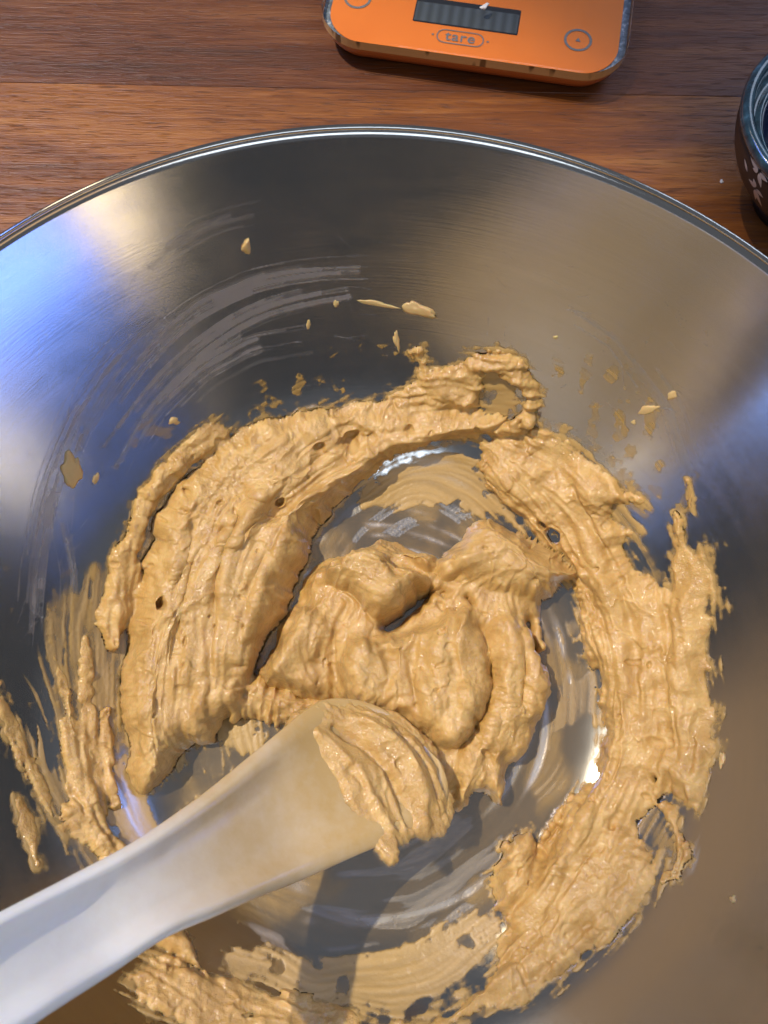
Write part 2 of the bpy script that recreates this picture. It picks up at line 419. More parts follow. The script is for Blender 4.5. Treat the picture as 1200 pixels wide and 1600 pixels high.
def surface(name, g, shape, detail, lift, extra=None, edge=-0.00035):
    P0, N0 = surf(g.X, g.Y); T = blur(shape, 1)
    if lift is not None: P0 = P0 + N0 * lift[..., None]
    P1 = P0 + N0 * T[..., None]; N1 = grid_normals(np.stack([blur(P1[..., k], 2) for k in range(3)], -1)) + 0.35 * N0
    N1 /= np.linalg.norm(N1, axis=-1, keepdims=True)
    P = P1 + N1 * detail[..., None]
    o = field_mesh(name, g, P, (shape + detail) > edge, M_DOUGH, None, {'cover': sstep(edge, 0.0009, shape + detail)}); keep(o, dough); return o

def relief(g, m, C, Fn, seed):
    """folded sticky relief: rounded ropes with sharp creases, torn ledges, soft lumps, a few pits"""
    wx = g.X + 0.003 * fbm(g.X, g.Y, 0.012, seed + 1, 2); wy = g.Y + 0.003 * fbm(g.X, g.Y, 0.012, seed + 2, 2)
    C = blur(C, 2); Fn = blur(Fn, 1) * 1.4
    rope = sstep(-0.4, 0.4, fbm(g.X, g.Y, 0.020, seed + 3, 2)); soft = lambda v, e: np.sqrt(v * v + e * e) - e
    h = 0.00050 * soft(np.clip(C, -2.2, 2.2), 0.5) * (0.30 + 0.70 * rope) + 0.00024 * Fn * (0.45 + 0.55 * rope)
    h = h + 0.0011 * soft(fbm(wx, wy, 0.012, seed + 4, 2), 0.2) + 0.0017 * fbm(g.X, g.Y, 0.011, seed + 5, 2) + 0.0020 * fbm(g.X, g.Y, 0.024, seed + 15, 1)
    grn = 0.15 + 0.85 * sstep(-0.1, 0.5, fbm(g.X, g.Y, 0.015, seed + 8, 2))
    h = h + grn * (0.00060 * soft(fbm(wx, wy, 0.0036, seed + 7, 2), 0.14) + 0.00040 * fbm(wx, wy, 0.0017, seed + 9, 2))
    f = fbm(wx + 0.0012 * C, wy, 0.016, seed + 10, 4); h = h + 0.0007 * sstep(0.0, 0.14, f - 0.10) * (1 - sstep(0.15, 0.6, f))
    h = h - 0.0013 * sstep(0.64, 0.78, fbm(wx, wy, 0.0048, seed + 6, 2))
    return m * (h - 0.0005)
RNG = np.random.default_rng(7)
g = Grid(-0.146, 0.146, -0.134, 0.146, 0.00037)
FLOW = g.flow([tp(l) for l in L_LEFT + L_RIGHT + L_BOT + L_WALL], default=lambda x, y: np.arctan2(y, x) + math.pi / 2)
wn = RNG.normal(size=g.X.shape).astype(np.float32)
LF = lic(blur(wn, 1), *FLOW, 46)                 # fine drawn-out strings
LC = lic(blur(wn[::-1], 6), *FLOW, 40)           # coarse ropes
LM = lic(blur(wn[:, ::-1], 2), *FLOW, 60)        # long streaks for smears
grain = fbm(g.X, g.Y, 0.0022, 3, 3); lump = fbm(g.X, g.Y, 0.007, 4, 3); big = fbm(g.X, g.Y, 0.02, 9, 2)
jag = 0.0022 * fbm(g.X, g.Y, 0.009, 11, 4) + 0.0011 * fbm(g.X, g.Y, 0.0026, 12, 3) + 0.00035 * LF + 0.00035 * LC

def region(g, pts, H, w, h=0.006, jagf=1.0, jg=None, wedge=0.0):
    sd = poly_sd(g.X, g.Y, smooth_line(tp(pts, h), 1, True)) + jagf * (jag if jg is None else jg)
    pr = dome(sd, w) * (1 - wedge) + wedge * np.sin(np.clip(sd / w, 0, 1) * math.pi / 2)
    return np.where(sd > 0, H * pr, np.maximum(sd * 0.6, -0.004))
def ridge(g, pts, H, w, h=0.004, rag=0.25, jg=None):
    p = smooth_line(tp(pts, h), 2); d = np.full(g.X.shape, 1.0); m = w + 0.012
    i0, i1 = np.searchsorted(g.x, (p[:, 0].min() - m, p[:, 0].max() + m)); j0, j1 = np.searchsorted(g.y, (p[:, 1].min() - m, p[:, 1].max() + m))
    d[i0:i1, j0:j1] = seg_dist(g.X[i0:i1, j0:j1], g.Y[i0:i1, j0:j1], p, False)
    e0, e1_ = p[0], p[-1]; end = np.minimum(np.hypot(g.X - e0[0], g.Y - e0[1]), np.hypot(g.X - e1_[0], g.Y - e1_[1]))
    wl = w * (0.95 + 0.75 * fbm(g.X, g.Y, 0.016, 71, 2)) * (0.35 + 0.65 * sstep(0.0, 0.012, end))
    d = d - rag * (jag if jg is None else jg); f = 1 - (d / wl) ** 2
    return np.where(f > 0, H * f ** 0.8, np.maximum(wl - d, -0.004))

left_pts = [(360, 690), (450, 655), (560, 640), (640, 632), (700, 640), (760, 650), (800, 660), (760, 685), (680, 697), (620, 710), (570, 752), (520, 785), (496, 815), (482, 862), (455, 915), (430, 968),
            (404, 1008), (388, 1060), (398, 1106), (345, 1118), (328, 1140), (322, 1160), (290, 1165), (275, 1178), (262, 1228), (215, 1232), (205, 1180), (190, 1110), (197, 1050), (212, 960), (222, 890), (240, 840), (270, 780), (310, 740)]
top_pts = [(430, 668), (560, 640), (628, 632), (652, 600), (640, 552), (655, 545), (668, 578), (700, 592), (735, 562), (760, 570), (748, 605), (768, 640), (740, 662), (800, 668), (842, 688), (770, 692), (680, 700), (620, 712), (560, 745), (470, 730)]
right_pts = [(735, 688), (790, 685), (850, 672), (885, 702), (935, 732), (990, 775), (985, 797), (943, 794), (965, 822), (997, 832), (970, 852), (985, 885), (1022, 915), (1046, 925), (1046, 850), (1052, 805), (1066, 860), (1095, 850),
             (1106, 900), (1105, 985), (1102, 1030), (1124, 1035), (1104, 1070), (1120, 1118), (1096, 1150), (1112, 1160), (1095, 1185), (1097, 1210), (1083, 1278), (1066, 1250), (1030, 1232), (1012, 1262), (985, 1300), (1025, 1335), (1012, 1385), (970, 1440),
             (925, 1480), (870, 1512), (825, 1542), (765, 1572), (690, 1606), (600, 1640), (560, 1625), (660, 1590), (730, 1545), (775, 1505), (765, 1470), (790, 1440), (765, 1415), (773, 1345), (785, 1313), (835, 1308), (842, 1328), (882, 1265), (920, 1225), (944, 1165),
             (932, 1100), (920, 1050), (915, 990), (905, 925), (898, 895), (850, 852), (815, 823), (788, 788), (752, 742)]
bot_pts = [(225, 1485), (288, 1474), (336, 1512), (384, 1526), (420, 1544), (456, 1540), (516, 1564), (560, 1590), (640, 1605), (620, 1660), (480, 1650), (330, 1610), (240, 1565), (190, 1520)]
lowleft_pts = [(95, 1265), (125, 1240), (150, 1270), (185, 1300), (215, 1330), (235, 1400), (200, 1420), (150, 1330), (110, 1300)]

S = np.full(g.X.shape, -0.004)
rad = np.hypot(g.X, g.Y)
ra = region(g, left_pts, 0.0185, 0.0085, jagf=1.0, wedge=0.4, jg=0.0032 * fbm(g.X, g.Y, 0.010, 16, 3) + 0.0006 * fbm(g.X, g.Y, 0.0022, 17, 2)); ra = np.where(ra > 0, ra * (1.0 + 0.22 * big) , ra); S = np.maximum(S, ra)
ra = region(g, top_pts, 0.0090, 0.007, jagf=1.8, wedge=0.7); ra = np.where(ra > 0, ra * (1.0 + 0.3 * lump), ra); S = np.maximum(S, ra)
ra = region(g, right_pts, 0.0108, 0.0125, 0.004, jagf=1.5, wedge=0.8); ra = np.where(ra > 0, ra * (1.0 + 0.35 * big), ra); S = np.maximum(S, ra)
ra = region(g, bot_pts, 0.0075, 0.009, 0.004, 1.8, wedge=0.8); S = np.maximum(S, np.where(ra > 0, ra * (1 + 0.3 * lump), ra))
ra = region(g, [(360, 1030), (410, 1050), (500, 1080), (560, 1110), (480, 1130), (400, 1128), (345, 1122)], 0.0095, 0.008, 0.006, 1.2, wedge=0.6); S = np.maximum(S, ra)
ra = region(g, lowleft_pts, 0.006, 0.005, 0.004, 1.3); S = np.maximum(S, ra)
# separate pulled strands and curls (line, height, half width)
for pts, H, w in (
        ([(745, 572), (790, 577), (820, 608), (828, 645), (802, 672), (758, 680)], 0.0075, 0.0040),
        ([(640, 560), (655, 600), (690, 640)], 0.006, 0.0028), ([(700, 585), (735, 600), (752, 640)], 0.006, 0.0024),
        ([(352, 682), (300, 712), (255, 752), (225, 800), (207, 860), (192, 930), (180, 995)], 0.0065, 0.0042),
        ([(205, 820), (196, 880), (175, 960), (180, 1008)], 0.0075, 0.0034),
        ([(112, 1085), (118, 1130), (125, 1185), (140, 1260), (172, 1330)], 0.006, 0.0030),
        ([(140, 1000), (136, 1080), (148, 1180), (165, 1270)], 0.0025, 0.0028),
        ([(170, 1110), (172, 1200), (180, 1255)], 0.003, 0.0022),
        ([(88, 1000), (102, 1060), (115, 1110)], 0.0016, 0.0012),
        ([(8, 1065), (16, 1110), (36, 1130), (40, 1165), (60, 1215), (85, 1265), (100, 1290)], 0.0032, 0.0017),
        ([(20, 1120), (30, 1165), (55, 1225)], 0.0024, 0.0012),
        ([(42, 1245), (58, 1290), (66, 1345)], 0.0030, 0.0022),
        ([(150, 1300), (200, 1370), (260, 1450), (330, 1520)], 0.006, 0.0035),
        ([(1050, 808), (1058, 860), (1052, 920)], 0.006, 0.0020), ([(1068, 752), (1072, 775), (1064, 800)], 0.003, 0.0014),
        ([(1012, 1232), (1045, 1280), (1062, 1325), (1050, 1362)], 0.0055, 0.0020), ([(1052, 1360), (1030, 1368)], 0.004, 0.0016),
        ([(880, 700), (940, 755), (985, 780)], 0.0035, 0.0022), ([(900, 790), (960, 830), (990, 835)], 0.003, 0.0022),
        ([(765, 730), (790, 765), (822, 810)], 0.0065, 0.0030)):
    ra = ridge(g, pts, H, w * 1.25, rag=0.8); S = np.maximum(S, np.where(ra > 0, ra * (1 + 0.22 * lump + 0.04 * LF), ra))
S = np.where(S > 0, S * (1 - 0.55 * sstep(0.080, 0.120, rad)), S)
inside = sstep(0.0, 0.004, S)
# ropes (+) and creases (-) drawn by hand: line, amplitude, half width
for pts, a, w in (
        ([(560, 660), (480, 690), (420, 740), (385, 800), (345, 880)], 0.0022, 0.0028), ([(600, 700), (530, 740), (470, 800), (430, 880), (405, 960), (392, 1040)], 0.0040, 0.0040),
        ([(570, 695), (500, 740), (450, 800)], -0.0020, 0.0016), ([(372, 800), (350, 900), (345, 980), (335, 1060)], -0.0045, 0.0016), ([(395, 790), (362, 880), (352, 980), (325, 1090)], 0.0028, 0.0022),
        ([(440, 850), (400, 920), (385, 1000), (370, 1060)], -0.0028, 0.0014), ([(275, 790), (300, 810), (290, 880)], -0.0022, 0.0015), ([(300, 770), (268, 840), (262, 900)], 0.0030, 0.0024),
        ([(400, 735), (432, 730), (440, 750), (415, 772), (392, 768)], 0.0028, 0.0015), ([(345, 815), (362, 808), (368, 830), (350, 842)], 0.0024, 0.0013),
        ([(235, 900), (228, 980), (215, 1060)], 0.0020, 0.0030), ([(300, 880), (285, 980), (290, 1060)], -0.0026, 0.0014), ([(265, 880), (258, 960), (250, 1060), (240, 1160)], 0.0024, 0.0028),
        ([(535, 690), (580, 680)], -0.0035, 0.0018), ([(520, 672), (560, 668)], -0.0025, 0.0014), ([(345, 1060), (380, 1085), (400, 1100)], -0.0020, 0.0015),
        ([(690, 640), (640, 655), (580, 668)], 0.0025, 0.0024), ([(800, 650), (740, 640), (690, 625)], 0.0022, 0.0022), ([(830, 665), (760, 675), (690, 672), (620, 690)], 0.0028, 0.0022), ([(820, 655), (750, 655), (660, 640)], -0.0024, 0.0013),
        ([(900, 740), (960, 850), (1000, 960), (1012, 1060), (1000, 1160)], 0.0028, 0.0030), ([(880, 790), (940, 900), (972, 1000), (980, 1100), (972, 1200)], 0.0024, 0.0024),
        ([(890, 765), (950, 875), (985, 980), (998, 1090)], -0.0025, 0.0014), ([(1030, 950), (1040, 1030), (1030, 1100), (1045, 1180)], -0.0028, 0.0016), ([(1060, 930), (1062, 1020), (1050, 1100)], 0.0032, 0.0034),
        ([(1030, 1110), (1070, 1140), (1100, 1155)], 0.0040, 0.0040), ([(1020, 1160), (1060, 1165), (1108, 1160)], -0.0030, 0.0015), ([(1040, 1190), (1060, 1220), (1078, 1262)], 0.0036, 0.0030), ([(1050, 1185), (1035, 1225)], -0.0028, 0.0016),
        ([(950, 1180), (930, 1260), (885, 1340), (830, 1420)], 0.0026, 0.0030), ([(975, 1210), (950, 1290), (900, 1370), (840, 1450)], -0.0022, 0.0015), ([(1000, 1240), (960, 1330), (900, 1420), (820, 1490)], 0.0020, 0.0032),
        ([(805, 1330), (800, 1370), (785, 1405)], 0.0060, 0.0036), ([(835, 1330), (838, 1370), (800, 1420)], -0.0040, 0.0020), ([(940, 1420), (955, 1405), (950, 1430), (925, 1445)], -0.0020, 0.0012),
        ([(880, 1480), (800, 1520), (720, 1560)], 0.0022, 0.0026), ([(860, 1450), (790, 1500), (740, 1530)], -0.0020, 0.0015), ([(900, 1130), (930, 1090), (925, 1050)], -0.0015, 0.0013)):
    add_stroke(S, g, smooth_line(tp(pts, 0.008), 2), 0.62 * a, w * (1.25 if a > 0 else 1.0), 0.5 * jag, inside)
# torn pits and air holes
for u, v, r_, dp in ((248, 943, 0.0013, 0.008), (436, 783, 0.001, 0.006), (295, 770, 0.0016, 0.005), (548, 690, 0.0026, 0.0045), (500, 695, 0.0014, 0.003), (640, 668, 0.0016, 0.003), (1018, 1215, 0.0012, 0.007), (1020, 1245, 0.001, 0.006),
                     (862, 838, 0.0012, 0.006), (845, 822, 0.0009, 0.005), (905, 1010, 0.0022, 0.006), (915, 1070, 0.0032, 0.006), (930, 1060, 0.002, 0.006), (1000, 1290, 0.0028, 0.012), (1010, 1272, 0.0022, 0.012), (215, 780, 0.002, 0.005),
                     (370, 1240, 0.0014, 0.006), (690, 1170, 0.002, 0.003)):
    p = to_plane(u, v, 0.007); d = np.hypot(g.X - p[0], (g.Y - p[1]) * 0.8) + 0.5 * jag
    S = S - dp * np.exp(-(d / r_) ** 4)
D = relief(g, inside, LC, LF, 0)
surface('ring', g, S, D, None)

# thin smears left on the steel: a skin a fraction of a millimetre thick
op = np.zeros(g.X.shape); tanv = np.ones(g.X.shape) * 0.9
st = 0.5 + 0.5 * np.clip(LM / 1.6, -1, 1); sf = 0.5 + 0.5 * np.clip(LF / 1.6, -1, 1); sp_ = sstep(0.10, 0.45, fbm(g.X, g.Y, 0.0055, 41, 4)); ptc = sstep(-0.25, 0.35, fbm(g.X, g.Y, 0.016, 42, 3))
fz = fbm(g.X, g.Y, 0.0035, 43, 3); worn = sstep(0.22, 0.5, fbm(g.X, g.Y, 0.007, 47, 4))
def smear(pts, strength, soft, kind, tan):
    global op, tanv
    sd = poly_sd(g.X, g.Y, smooth_line(tp(pts), 1, True)) + 1.6 * jag
    m = sstep(-soft, soft, sd)
    tex = {'streak': sstep(0.40, 0.80, st) * (0.5 + 0.5 * ptc), 'solid': (0.8 + 0.2 * sf) * (1 - 0.75 * worn), 'speck': sp_ * (0.35 + 0.65 * sf), 'fine': sstep(0.35, 0.85, sf * 0.6 + st * 0.4) * ptc, 'mist': ptc * (0.4 + 0.6 * sf), 'arc': (0.85 * sstep(0.45, 0.95, cf) + 0.15) * (0.45 + 0.55 * ptc)}[kind]
    n = strength * m * tex if kind == 'arc' else strength * sstep(0.06, 0.66, m * tex + 0.10 * fz * m) * ((0.78 + 0.22 * sf) if kind == 'solid' else (0.50 + 0.50 * sf))
    tanv = np.where(n > op, tan, tanv); op = np.maximum(op, n)
near = sstep(-0.009, -0.0005, blur(np.maximum(S, -0.009), 6))
floor_m = 1 - sstep(0.074, 0.090, rad)
circ = lic(blur(wn.T[:g.X.shape[0], :g.X.shape[1]] if wn.shape[0] == wn.shape[1] else wn[::-1, ::-1], 2), -g.Y / (rad + 1e-6), g.X / (rad + 1e-6), 80)
cs = 0.5 + 0.5 * np.clip(circ / 1.5, -1, 1); cf = 0.5 + 0.5 * np.clip(lic(wn[::-1].copy(), -g.Y / (rad + 1e-6), g.X / (rad + 1e-6), 70) / 1.8, -1, 1)
fine_s = blur(sstep(0.70, 1.0, cs) * ptc, 1); op = floor_m * (0.13 + 0.40 * sstep(-0.1, 0.5, fbm(g.X, g.Y, 0.020, 45, 3)) * (0.5 + 0.5 * sf) + 0.30 * fine_s); tanv = 0.95 - 0.8 * fine_s
ne = 0.9 * sstep(0.36, 0.84, 0.62 * sstep(-0.0039, 0.0008, S) + 0.25 * sf + 0.35 * fz) * (0.7 + 0.3 * sf); tanv = np.where(ne > op * 0.5, 0.95, tanv); op = np.maximum(op, ne)
smear([(560, 760), (640, 712), (740, 695), (800, 780), (820, 820), (770, 805), (700, 790), (620, 790), (560, 800)], 0.92, 0.003, 'solid', 0.95)
smear([(520, 790), (600, 770), (720, 790), (800, 830), (760, 850), (650, 830), (520, 850)], 0.30, 0.003, 'streak', 0.2)
smear([(820, 690), (900, 700), (1000, 760), (1010, 860), (1040, 930), (940, 880), (850, 760)], 0.85, 0.004, 'streak', 0.95)
smear([(370, 640), (440, 570), (560, 545), (640, 540), (650, 630), (500, 650), (400, 680)], 0.75, 0.006, 'speck', 1.0)
smear([(780, 640), (840, 560), (960, 580), (1040, 660), (1020, 800), (900, 720), (820, 690)], 0.55, 0.006, 'speck', 1.0)
smear([(900, 540), (1010, 590), (1060, 700), (1090, 800), (1060, 880), (1030, 760), (960, 640)], 0.55, 0.006, 'speck', 0.95)
smear([(880, 950), (935, 1000), (955, 1120), (940, 1200), (880, 1270), (850, 1330), (800, 1330), (850, 1180), (875, 1060)], 0.60, 0.003, 'mist', 0.85)
smear([(620, 1180), (720, 1290), (850, 1300), (790, 1420), (640, 1470), (480, 1500), (380, 1440), (450, 1380), (620, 1330)], 0.35, 0.003, 'streak', 0.45)
smear([(760, 1420), (800, 1440), (740, 1530), (640, 1580), (520, 1570), (380, 1530), (330, 1490), (420, 1490), (560, 1500), (680, 1460)], 0.92, 0.003, 'solid', 0.92)
smear([(500, 1500), (580, 1510), (640, 1530), (600, 1550), (500, 1530)], 0.35, 0.002, 'streak', 0.6)
smear([(640, 1530), (560, 1580), (480, 1570), (420, 1540), (520, 1545)], 0.75, 0.003, 'mist', 0.95)
smear([(80, 940), (150, 880), (215, 860), (205, 1000), (190, 1200), (230, 1340), (260, 1400), (150, 1400), (60, 1250), (20, 1120), (0, 1050), (60, 1050)], 0.88, 0.006, 'streak', 0.9)
smear([(90, 900), (150, 860), (200, 850), (190, 1000), (185, 1230), (120, 1200), (100, 1050)], 0.82, 0.004, 'mist', 0.95)
smear([(190, 1230), (280, 1170), (330, 1160), (400, 1110), (480, 1110), (420, 1160), (340, 1230), (240, 1300)], 0.80, 0.003, 'speck', 0.95)
smear([(330, 1130), (400, 1105), (480, 1110), (420, 1165), (360, 1185)], 0.95, 0.003, 'solid', 0.95)
smear([(150, 690), (240, 640), (300, 660), (220, 760), (160, 800)], 0.35, 0.006, 'speck', 0.9)
smear([(980, 1330), (1060, 1320), (1100, 1280), (1120, 1180), (1140, 1180), (1100, 1340), (960, 1500), (860, 1540)], 0.30, 0.005, 'fine', 0.5)
smear([(170, 1190), (200, 1180), (230, 1260), (300, 1330), (260, 1400), (200, 1360), (160, 1290)], 0.85, 0.003, 'solid', 0.95)
smear([(742, 580), (800, 588), (818, 640), (770, 664), (745, 620)], 0.85, 0.002, 'solid', 0.95)
smear([(985, 1262), (1030, 1240), (1060, 1320), (1010, 1330)], 0.6, 0.003, 'mist', 0.95)
op = np.clip(op, 0, 0.97)
Pf, Nf = surf(g.X, g.Y); thick = 0.00006 + op * 0.0006 * (0.8 + 0.12 * LF.clip(-1, 1) + 0.25 * fz) * np.where(tanv > 0.5, 1.0, 0.35)
film = field_mesh('smear', g, Pf + Nf * thick[..., None], (op > 0.02) & (S + D < 0.0012), M_FILM, None, {'opacity': op, 'tan': tanv}); keep(film, dough)

gw = Grid(-0.188, 0.150, 0.000, 0.200, 0.00045); ow = np.zeros(gw.X.shape); zw = np.zeros(gw.X.shape); rg = random.Random(11)
def px_line(pts, n):
    t = np.linspace(0, len(pts) - 1, n); i = np.minimum(t.astype(int), len(pts) - 2); p = np.array(pts, float); return p[i] + (p[i + 1] - p[i]) * (t - i)[:, None]
for pts, nl, sp, st0 in (([(575, 425), (480, 428), (390, 446), (310, 485), (240, 545), (170, 640)], 26, 20, 0.34), ([(545, 452), (450, 468), (370, 500), (300, 550), (230, 620), (160, 720)], 22, 18, 0.30), ([(480, 515), (390, 530), (310, 575), (240, 645), (180, 750)], 22, 22, 0.28),
                     ([(250, 500), (180, 570), (120, 660), (80, 760)], 18, 30, 0.24), ([(130, 640), (80, 760), (55, 900), (50, 1020)], 18, 22, 0.26), ([(90, 800), (110, 900), (100, 1040)], 10, 14, 0.25), ([(420, 330), (330, 350), (250, 400), (200, 460)], 10, 34, 0.16),
                     ([(980, 560), (1040, 640), (1080, 760)], 10, 24, 0.16), ([(880, 480), (960, 530), (1010, 600)], 8, 26, 0.14)):
    base = smooth_line(px_line(pts, 9), 1)
    for q in range(nl):
        o_ = rg.gauss(0, sp * 0.55); i0 = rg.uniform(0, 0.45); i1 = rg.uniform(0.55, 1.0); seg = base[int(i0 * (len(base) - 1)):int(i1 * (len(base) - 1)) + 1]
        if len(seg) < 3: continue
        tg = np.gradient(seg, axis=0); tg /= np.linalg.norm(tg, axis=1)[:, None] + 1e-9
        seg = seg + np.stack([-tg[:, 1], tg[:, 0]], 1) * (o_ + rg.gauss(0, 2))
        add_stroke(ow, gw, tp(seg), st0 * rg.uniform(0.3, 1.5), rg.choice((0.00026, 0.00032, 0.0005, 0.0008)), zw, None)
for k in range(190):                                   # fork scratches
    a_ = rg.uniform(0.15, 2.95); r0 = rg.uniform(0.125, 0.192); p0 = np.array((r0 * math.cos(a_), r0 * math.sin(a_))); th = a_ + math.pi / 2 + rg.choice((rg.gauss(0, 0.3), rg.uniform(-1.5, 1.5))); L = rg.uniform(0.002, 0.014); dv = np.array((math.cos(th), math.sin(th)))
    add_stroke(ow, gw, np.array([p0, p0 + dv * L * 0.5 + rg.gauss(0, 0.0004), p0 + dv * L]), rg.uniform(0.06, 0.36), 0.00024, zw, None)
ow = np.clip(ow * (0.55 + 0.45 * sstep(-0.4, 0.3, fbm(gw.X, gw.Y, 0.012, 81, 3))), 0, 0.42)
Pw, Nw = surf(gw.X, gw.Y); gf = field_mesh('grease', gw, Pw + Nw * (0.0001 + 0.0001 * ow)[..., None], ow > 0.012, M_FILM, None, {'opacity': ow, 'tan': np.zeros(gw.X.shape)}); keep(gf, dough)

# central mound: folded slabs heaped on the ring's floor
gm = Grid(*[f(tp([(370, 780), (930, 780), (930, 1330), (370, 1330)])[:, k]) for k in (0, 1) for f in (np.min, np.max)], 0.00034)
FM = gm.flow([tp(l, 0.015) for l in L_MOUND], default=lambda x, y: 0 * x + 1.2, soft=0.004)
wm = RNG.normal(size=gm.X.shape).astype(np.float32)
MF = lic(blur(wm, 1), *FM, 40); MC = lic(blur(wm[::-1], 6), *FM, 30)
jm = 0.0030 * fbm(gm.X, gm.Y, 0.010, 13, 3) + 0.0004 * fbm(gm.X, gm.Y, 0.002, 14, 2)
mgrain = fbm(gm.X, gm.Y, 0.0022, 23, 3); mlump = fbm(gm.X, gm.Y, 0.0065, 24, 3); mbig = fbm(gm.X, gm.Y, 0.018, 26, 2)
Sm = np.full(gm.X.shape, -0.004)
for pts, H, w, hh in (
        ([(452, 925), (510, 856), (620, 828), (668, 850), (700, 880), (790, 850), (850, 900), (850, 1000), (845, 1090), (800, 1190), (720, 1260), (640, 1240), (560, 1130), (470, 1100), (405, 1085), (400, 1040)], 0.0165, 0.014, 0.010),   # base
        ([(447, 942), (470, 917), (500, 935), (524, 976), (515, 1030), (515, 1093), (470, 1097), (415, 1080), (396, 1052), (407, 1021), (430, 990)], 0.0200, 0.0085, 0.014),   # left fold
        ([(753, 955), (812, 938), (834, 976), (866, 1012), (868, 1066), (860, 1100), (846, 1130), (820, 1190), (800, 1200), (790, 1250), (795, 1268), (755, 1240), (722, 1282), (705, 1265), (700, 1180), (760, 1060)], 0.0195, 0.0085, 0.014),   # right column
        ([(677, 880), (704, 845), (740, 812), (771, 814), (812, 832), (857, 859), (897, 890), (906, 904), (866, 931), (825, 940), (785, 928), (722, 912), (690, 916)], 0.0235, 0.0095, 0.016),   # upper right lobe
        ([(600, 992), (650, 972), (695, 949), (735, 931), (756, 967), (774, 1021), (782, 1057), (776, 1100), (745, 1150), (705, 1175), (660, 1150), (600, 1120), (530, 1100), (520, 1040), (540, 990), (575, 975)], 0.0260, 0.0110, 0.018),   # main fold
        ([(508, 863), (546, 838), (582, 848), (623, 866), (656, 878), (677, 909), (645, 926), (632, 949), (592, 974), (569, 958), (546, 931), (512, 910), (495, 904)], 0.0275, 0.0068, 0.020),   # overhanging slab
        ([(612, 845), (668, 850), (690, 880), (672, 905), (640, 885)], 0.0215, 0.007, 0.016)):
    ra = region(gm, pts, H, w, hh, 1.0, jm); ra = np.where(ra > 0, ra * (1 + 0.16 * mbig), ra); k_ = 0.0 if H == 0.0275 else 0.0022; Sm = 0.5 * (Sm + ra + np.sqrt((Sm - ra) ** 2 + k_ ** 2)) - 0.35 * k_
mi = sstep(0.0, 0.005, Sm)
for pts, a, w in (
        ([(606, 972), (632, 955), (662, 925), (672, 916)], -0.0170, 0.0019), ([(735, 925), (742, 938)], -0.008, 0.0014), ([(690, 915), (700, 922)], -0.006, 0.0016),
        ([(655, 985), (640, 1030), (650, 1100)], -0.0042, 0.0015), ([(690, 965), (672, 1020), (690, 1090)], 0.0030, 0.0026), ([(730, 960), (715, 1020), (735, 1090), (715, 1150)], 0.0040, 0.0030), ([(712, 960), (700, 1010), (712, 1070)], -0.0030, 0.0014),
        ([(756, 980), (770, 1050), (760, 1120), (720, 1170)], -0.0045, 0.0020), ([(600, 1010), (612, 1040), (605, 1075)], -0.0045, 0.0016), ([(560, 985), (545, 1030), (560, 1080)], 0.0030, 0.0026), ([(520, 985), (522, 1040), (518, 1090)], -0.0042, 0.0013),
        ([(575, 1000), (600, 1000), (622, 1012)], 0.0036, 0.0018), ([(580, 1020), (615, 1025)], -0.0030, 0.0013), ([(480, 950), (455, 1000), (430, 1050)], 0.0030, 0.0026), ([(455, 960), (440, 985), (470, 975)], -0.0045, 0.0015), ([(500, 1000), (480, 1050), (470, 1090)], -0.0018, 0.0014),
        ([(605, 875), (612, 890), (620, 900)], -0.0060, 0.0014), ([(560, 880), (600, 905), (625, 930)], 0.0022, 0.0030), ([(640, 890), (618, 905)], -0.0022, 0.0014), ([(520, 880), (560, 862), (600, 862)], 0.0018, 0.0024),
        ([(700, 880), (740, 868), (780, 850), (820, 850)], 0.0034, 0.0030), ([(690, 895), (740, 890), (800, 905), (850, 920)], -0.0028, 0.0020), ([(800, 870), (860, 885), (895, 900)], 0.0020, 0.0026),
        ([(790, 960), (800, 1030), (795, 1100), (770, 1160)], 0.0036, 0.0028), ([(810, 960), (825, 1020), (820, 1100)], -0.0032, 0.0015), ([(835, 1000), (845, 1050), (835, 1110)], 0.0022, 0.0020), ([(775, 1060), (790, 1120), (760, 1190)], -0.0026, 0.0016),
        ([(840, 965), (846, 1010)], -0.009, 0.0018), ([(740, 1180), (735, 1220), (725, 1260)], 0.0024, 0.0024), ([(765, 1180), (770, 1225)], -0.0024, 0.0016), ([(782, 1190), (785, 1250)], 0.0024, 0.0020),
        ([(660, 1080), (680, 1120), (700, 1150)], 0.0024, 0.0026), ([(640, 1090), (600, 1095), (560, 1100)], -0.0025, 0.0016)):
    add_stroke(Sm, gm, smooth_line(tp(pts, 0.020), 2), a if a < -0.006 else a * (0.6 if a > 0 else 0.5), w * (1.0 if a < 0 else 1.3), 0.35 * jm, mi)
Dm = relief(gm, mi, MC, MF, 50)
surface('mound', gm, Sm, Dm, None)

